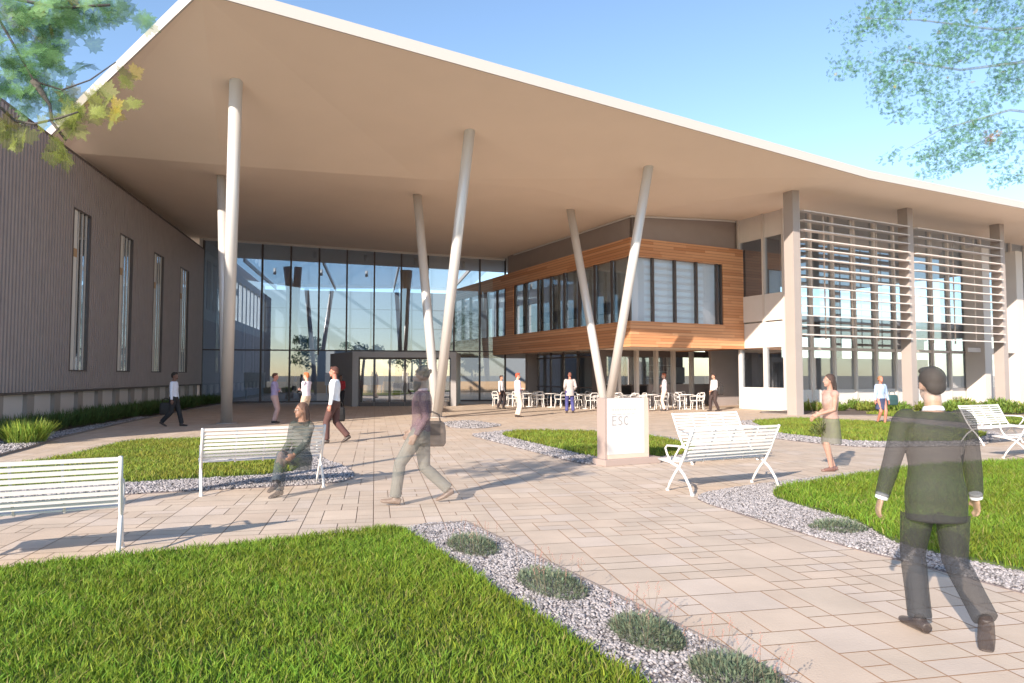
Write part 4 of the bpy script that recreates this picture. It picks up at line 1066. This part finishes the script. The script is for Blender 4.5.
    if skirt:
        zz, r0 = skirt
        mb.tube([sc(S_(1.0)), sc(S_(.9)), sc(hip+V3(0,0,zz-.93+.15)), sc(hip+V3(0,0,zz-.93))], [.15*k,.185*k,(r0+.185)/2*k,r0*k], n=20, ry=[.11*k,.135*k,(r0*.8+.14)/2*k,r0*.8*k], side=rt)
        part('skirt', mb, trou)
    else:
        torso(mb, .01, .80, 1.02 if not (alpha and jacket) else .88)
        for s in (-1,1): leg(mb, s, .012, .02, True)
        tq = part('trousers', mb, trou)
        if alpha and jacket and hip.z > .8:
            tq.data.materials.append(cl)
            for f in tq.data.polygons:
                if f.center.z > (hip.z-.145)*k: f.material_index = 1
    for s in (-1,1):
        mb = MB(); foot(mb, s, .006); part('shoe', mb, shoes, vx=min(voxel,.011), it=1, rough=.5)
    # hair
    mb = MB()
    if hairstyle == 'short':
        mb.ball(hpt(0,-.022,.042), (.080*k,.092*k,.088*k), rot=hr, n=18, m=12); mb.ball(hpt(0,-.07,-.005), (.066*k,.04*k,.06*k), rot=hr)
        mb.ball(hpt(0,.05,.095), (.058*k,.038*k,.03*k), rot=hr)
    elif hairstyle == 'curly':
        r_ = random.Random(4)
        mb.ball(hpt(0,-.02,.045), (.082*k,.094*k,.09*k), rot=hr)
        for _ in range(26):
            a = r_.uniform(0, 6.28); e = r_.uniform(.1, 1.5); mb.ball(hpt(.085*math.cos(a)*math.cos(e), -.02+.095*math.sin(a)*math.cos(e)-.01, .05+.09*math.sin(e)), .020*k, n=8, m=6)
    elif hairstyle == 'long':
        mb.ball(hpt(0,-.025,.04), (.084*k,.098*k,.092*k), rot=hr, n=18, m=12)
        mb.tube([hpt(0,-.05,.03), hpt(0,-.075,-.06), hpt(0,-.085,-.16), hpt(0,-.09,-.25)], [.085*k,.09*k,.085*k,.06*k], n=16, ry=[.06*k,.055*k,.05*k,.035*k], side=hr @ V3(1,0,0))
        for s in (-1,1): mb.tube([hpt(.072*s,-.01,.05), hpt(.082*s,-.02,-.03), hpt(.075*s,-.04,-.13)], [.02*k,.026*k,.014*k], n=8)
    else:
        mb.ball(hpt(0,-.025,.042), (.082*k,.095*k,.09*k), rot=hr, n=18, m=12); mb.ball(hpt(0,-.12,.03), .045*k); mb.ball(hpt(0,-.08,-.02), (.07*k,.04*k,.05*k), rot=hr)
    part('hair', mb, hair, vx=min(voxel,.011), it=1)
    if beard:
        mb = MB(); mb.ball(hpt(0,.04,-.085), (.062*k,.066*k,.06*k), rot=hr); mb.ball(hpt(0,.06,-.12), (.045*k,.045*k,.05*k), rot=hr); part('beard', mb, hair, vx=.009)
    if voxel < .013:
        for s in (-1,1):
            mb = MB(); mb.ball(hpt(.03*s,.081,.012), (.013*k,.008*k,.0085*k), rot=hr, n=10, m=8)
            mb.build('eye', mm('eye_white', (.7,.66,.64), .3, 0), t, local=True)
            MB().ball(hpt(.03*s,.088,.012), .0045*k, n=8, m=6).build('pupil', mm('pupil', (.03,.02,.02), .3, 0), t, local=True)
    if collar:
        mb = MB(); mb.tube([sc(S_(1.462)+V3(0,-.004,0)), sc(S_(1.494)+V3(0,0,0))], [.070*k,.060*k], n=20, ry=[.070*k,.060*k], cap=True, side=rt)
        part('shirt_collar', mb, collar, vx=.007, it=1)
        if jacket:
            for s in (-1,1):
                mb = MB(); d = (wr[s]-el[s]).normalized(); mb.tube([sc(wr[s]-d*.03), sc(wr[s]+d*.012)], [.041*k,.04*k], n=14); part('shirt_cuff', mb, collar, vx=.007, it=1)
    return t, dict(wr=wr, el=el, sh=sh, hip=hip, k=k, sc=sc, mm=mm)
def hd_(px_from, towards):   # heading for local +Y to point along a world direction
    return math.atan2(-towards[0], towards[1])
def bag_at(name, t, info, wpos, size, col, label, cat, strap_to=None, soft=.03, alpha=None, rz=0):
    """a bag is a thing of its own; wpos = world position of its base centre"""
    b_ = thing(name, wpos, label, cat, rz)
    m = mat(name+'_leather', col, .6, var=.08, scale=10)
    if alpha: sheer(m, alpha, True)
    w_, d, h = size
    mb = MB(); vs = []
    for z, f in ((0,.86),(h*.12,1),(h*.6,1),(h*.92,.92),(h,.7)):
        for i in range(16):
            a = 2*math.pi*i/16; c, s = math.cos(a), math.sin(a); e = .45
            vs.append((math.copysign(abs(c)**e, c)*w_/2*f, math.copysign(abs(s)**e, s)*d/2*f, z))
    mb.add(vs, [(i*16+j, i*16+(j+1)%16, (i+1)*16+(j+1)%16, (i+1)*16+j) for i in range(4) for j in range(16)]+[tuple(range(16))[::-1], tuple(range(64,80))])
    mb.build('bag_body', m, b_, local=True, smooth=True)
    MB().tube([(-w_*.3,0,h*.95),(-w_*.25,0,h*1.25),(0,0,h*1.38),(w_*.25,0,h*1.25),(w_*.3,0,h*.95)], .012, n=8).build('bag_handle', m, b_, local=True, smooth=True)
    MB().box(W, -w_*.3, w_*.3, -d/2-.012, -d/2-.001, h*.45, h*.9).build('bag_flap', m, b_, local=True)
    return b_
toe = lambda a: {-1: a, 1: a}
crossed = dict(LH=V3(.12,.17,1.13), RH=V3(-.13,.16,1.17), armpole=V3(0,.1,-1), handdir=V3(0,-.3,0))
relaxed = {}
def at(px, py): g = G(px, py); return (g.x, g.y, 0)
LFT, RGT, AWY, TWD = math.pi/2, -math.pi/2, 0.0, math.pi
# --- solid figures around the entrance
t, inf = person(at(173,426.5), RGT+.15, 1.80, 'man in a white shirt walking right beside the ribbed metal wing', dict(LF=V3(-.09,.24,.08), RF=V3(.09,-.32,.16), LH=V3(-.28,.05,.86), RH=V3(.26,.02,.82), toe={-1:V3(0,1,0),1:V3(0,.8,-.5)}),
    SK['dark'], (.72,.72,.82), (.02,.018,.02), (.02,.015,.012))
g = G(164,424); bag_at('briefcase', t, inf, (g.x+.2, g.y-.3, .34), (.4,.14,.42), (.02,.018,.02), 'black bag hanging from the hand of the man beside the ribbed wing', 'bag', rz=.2)
person(at(274,423), RGT+.2, 1.78, 'man in a lilac shirt with folded arms, farthest left by the glass hall', crossed, SK['red'], (.33,.28,.46), (.48,.32,.30), (.10,.04,.025))
person(at(306,424), LFT-.3, 1.80, 'red-haired man in a pale shirt with folded arms, behind the bench with the seated woman', crossed, SK['light'], (.72,.62,.70), (.56,.42,.32), (.50,.14,.05))
t, inf = person(at(334,443), LFT+.1, 1.92, 'tall man in a white shirt and brown trousers striding left', dict(LF=V3(-.09,.16,.08), RF=V3(.09,-.30,.15), LH=V3(-.27,.06,.84), RH=V3(.27,-.02,.84), toe={-1:V3(0,1,0),1:V3(0,.8,-.55)}),
    SK['red'], (.86,.84,.85), (.10,.045,.04), (.09,.035,.025), voxel=.013)
g = G(346,436); bag_at('round_bag', t, inf, (g.x-.16, g.y-.1, .42), (.30,.16,.40), (.012,.01,.01), 'dark round bag hanging behind the tall man in the white shirt', 'bag', rz=.3)
person(at(340.5,410), TWD, 1.72, 'person in a red jacket and black trousers at the entrance portal', dict(LH=V3(-.12,.2,1.02), RH=V3(.12,.2,1.02)), SK['dark'], (.30,.015,.02), (.012,.01,.012), (.012,.01,.01), female=True, hairstyle='bun')
person(at(501,408.5), RGT-.5, 1.70, 'person in a white top and black trousers before the cafe glazing', dict(LF=V3(-.09,.1,.08), RF=V3(.09,-.14,.09)), SK['mid'], (.78,.72,.72), (.03,.018,.02), (.05,.02,.015), female=True)
person(at(517.5,417), RGT+.3, 1.80, 'red-haired man in lilac shirt and cream trousers between two V columns', crossed, SK['light'], (.68,.56,.70), (.66,.52,.43), (.42,.08,.04))
person(at(570,413), AWY+.1, 1.83, 'man in a grey jacket and blue trousers seen from behind on the terrace', dict(LH=V3(-.2,.12,.98), RH=V3(.2,.12,.98), LF=V3(-.14,0,.08), RF=V3(.14,0,.08)), SK['red'], (.42,.37,.36), (.06,.06,.20), (.18,.07,.05), jacket=True)
person(at(664.5,411), LFT-.2, 1.80, 'person with red hair in a white top and cream trousers, right of the white sign', crossed, SK['light'], (.74,.68,.72), (.72,.55,.46), (.40,.12,.06))
t, inf = person(at(714.5,411), LFT+.2, 1.78, 'man in a white shirt and dark trousers walking before the low grey wall', dict(LF=V3(-.09,-.16,.09), RF=V3(.09,.16,.08), LH=V3(-.2,.22,.98)), SK['mid'], (.84,.80,.80), (.05,.03,.028), (.03,.015,.012))
g = G(721,409); bag_at('shoulder_bag', t, inf, (g.x, g.y, .72), (.3,.14,.45), (.03,.025,.025), 'black shoulder bag behind the man walking before the low grey wall', 'bag', rz=.2)
t, inf = person(at(881.5,425), TWD+.15, 1.68, 'woman in a pale blue top and dark skirt before the louvred facade', dict(LF=V3(-.06,.1,.08), RF=V3(.06,-.12,.12)), SK['red'], (.40,.50,.68), (.05,.06,.12), (.32,.16,.08), female=True, skirt=(.56,.2), hairstyle='bun', voxel=.014)
g = G(889,421); bag_at('tote_bag', t, inf, (g.x+.06, g.y-.15, .60), (.44,.16,.38), (.04,.09,.09), 'dark teal tote bag on the arm of the woman in the pale blue top', 'bag', rz=.2)
# --- see-through figures in the foreground
A_ = .72
t, inf = person(at(420,504), LFT+.05, 1.83, 'see-through bearded man walking left in a purple pullover and grey trousers', dict(hip=V3(0,0,.90), lean=-.05, LF=V3(-.1,.30,.10), RF=V3(.1,-.36,.16), LH=V3(-.22,.04,.88), RH=V3(.24,.14,.90), toe={-1:V3(0,1,.12),1:V3(0,.85,-.45)}, headyaw=.1),
    (.26,.17,.13), (.13,.08,.095), (.15,.15,.135), (.11,.095,.08), voxel=.009, alpha=A_, hairstyle='curly', beard=True, collar=(.5,.38,.40), shoes=(.18,.12,.09))
g = G(436,500); bag_at('messenger_bag', t, inf, (g.x-.05, g.y-.1, .74), (.38,.12,.34), (.13,.10,.085), 'brown messenger bag carried at the hip by the see-through bearded man', 'bag', alpha=.8, rz=.15)
t, inf = person(at(940,634), AWY-.12, 1.75, 'see-through man in a dark suit seen from behind, walking away at the right', dict(LF=V3(-.10,.05,.08), RF=V3(.13,-.30,.20), LH=V3(-.34,.02,.86), RH=V3(.30,.10,.88), toe={-1:V3(-.25,1,0),1:V3(.1,.25,-1)}, legpole=V3(0,1,0)),
    (.36,.23,.17), (.026,.025,.027), (.028,.027,.029), (.03,.027,.025), voxel=.0085, alpha=.8, jacket=True, collar=(.72,.74,.78))
t, inf = person(at(832,471), LFT+.1, 1.72, 'see-through woman with long dark hair and a sleeveless dress standing in profile', dict(LF=V3(-.06,.05,.08), RF=V3(.06,-.07,.08), LH=V3(-.12,.26,1.04), RH=V3(.10,.24,.98), armpole=V3(0,-1,-.8)),
    (.48,.27,.2), (.40,.24,.20), (.15,.14,.11), (.04,.022,.018), voxel=.009, alpha=.76, female=True, skirt=(.50,.21), hairstyle='long', sleeves=False, shoes=(.2,.1,.08))
g = G(822,470); 
c_ = clump('flower_bunch', (g.x-.02, g.y-.06, .62), (.14,.14), .42, 260, .03, .14, (.13,.18,.05), 'bunch of leaves and flowers held by the see-through woman', 'flowers', spiky=.3, seed=99, stalks=14, m='sage')
# seated woman
S0 = FB(1.86, 10.62); 
t, inf = person((S0.x, S0.y-.22, 0), TWD-.45, 1.68, 'see-through woman in a dark green blazer and jeans sitting at the slatted bench', dict(hip=V3(0,-.02,.53), lean=-.02, LF=V3(-.03,.46,.09), RF=V3(-.12,.60,.24), LH=V3(-.16,.30,.60), RH=V3(.02,.32,.64), legpole=V3(0,.6,1), toe={-1:V3(0,1,-.1),1:V3(-.1,.8,-.35)}, headyaw=-.3),
    (.34,.18,.12), (.03,.042,.036), (.045,.058,.07), (.08,.04,.028), voxel=.009, alpha=.7, jacket=True, female=True, hairstyle='long', shoes=(.04,.03,.03))
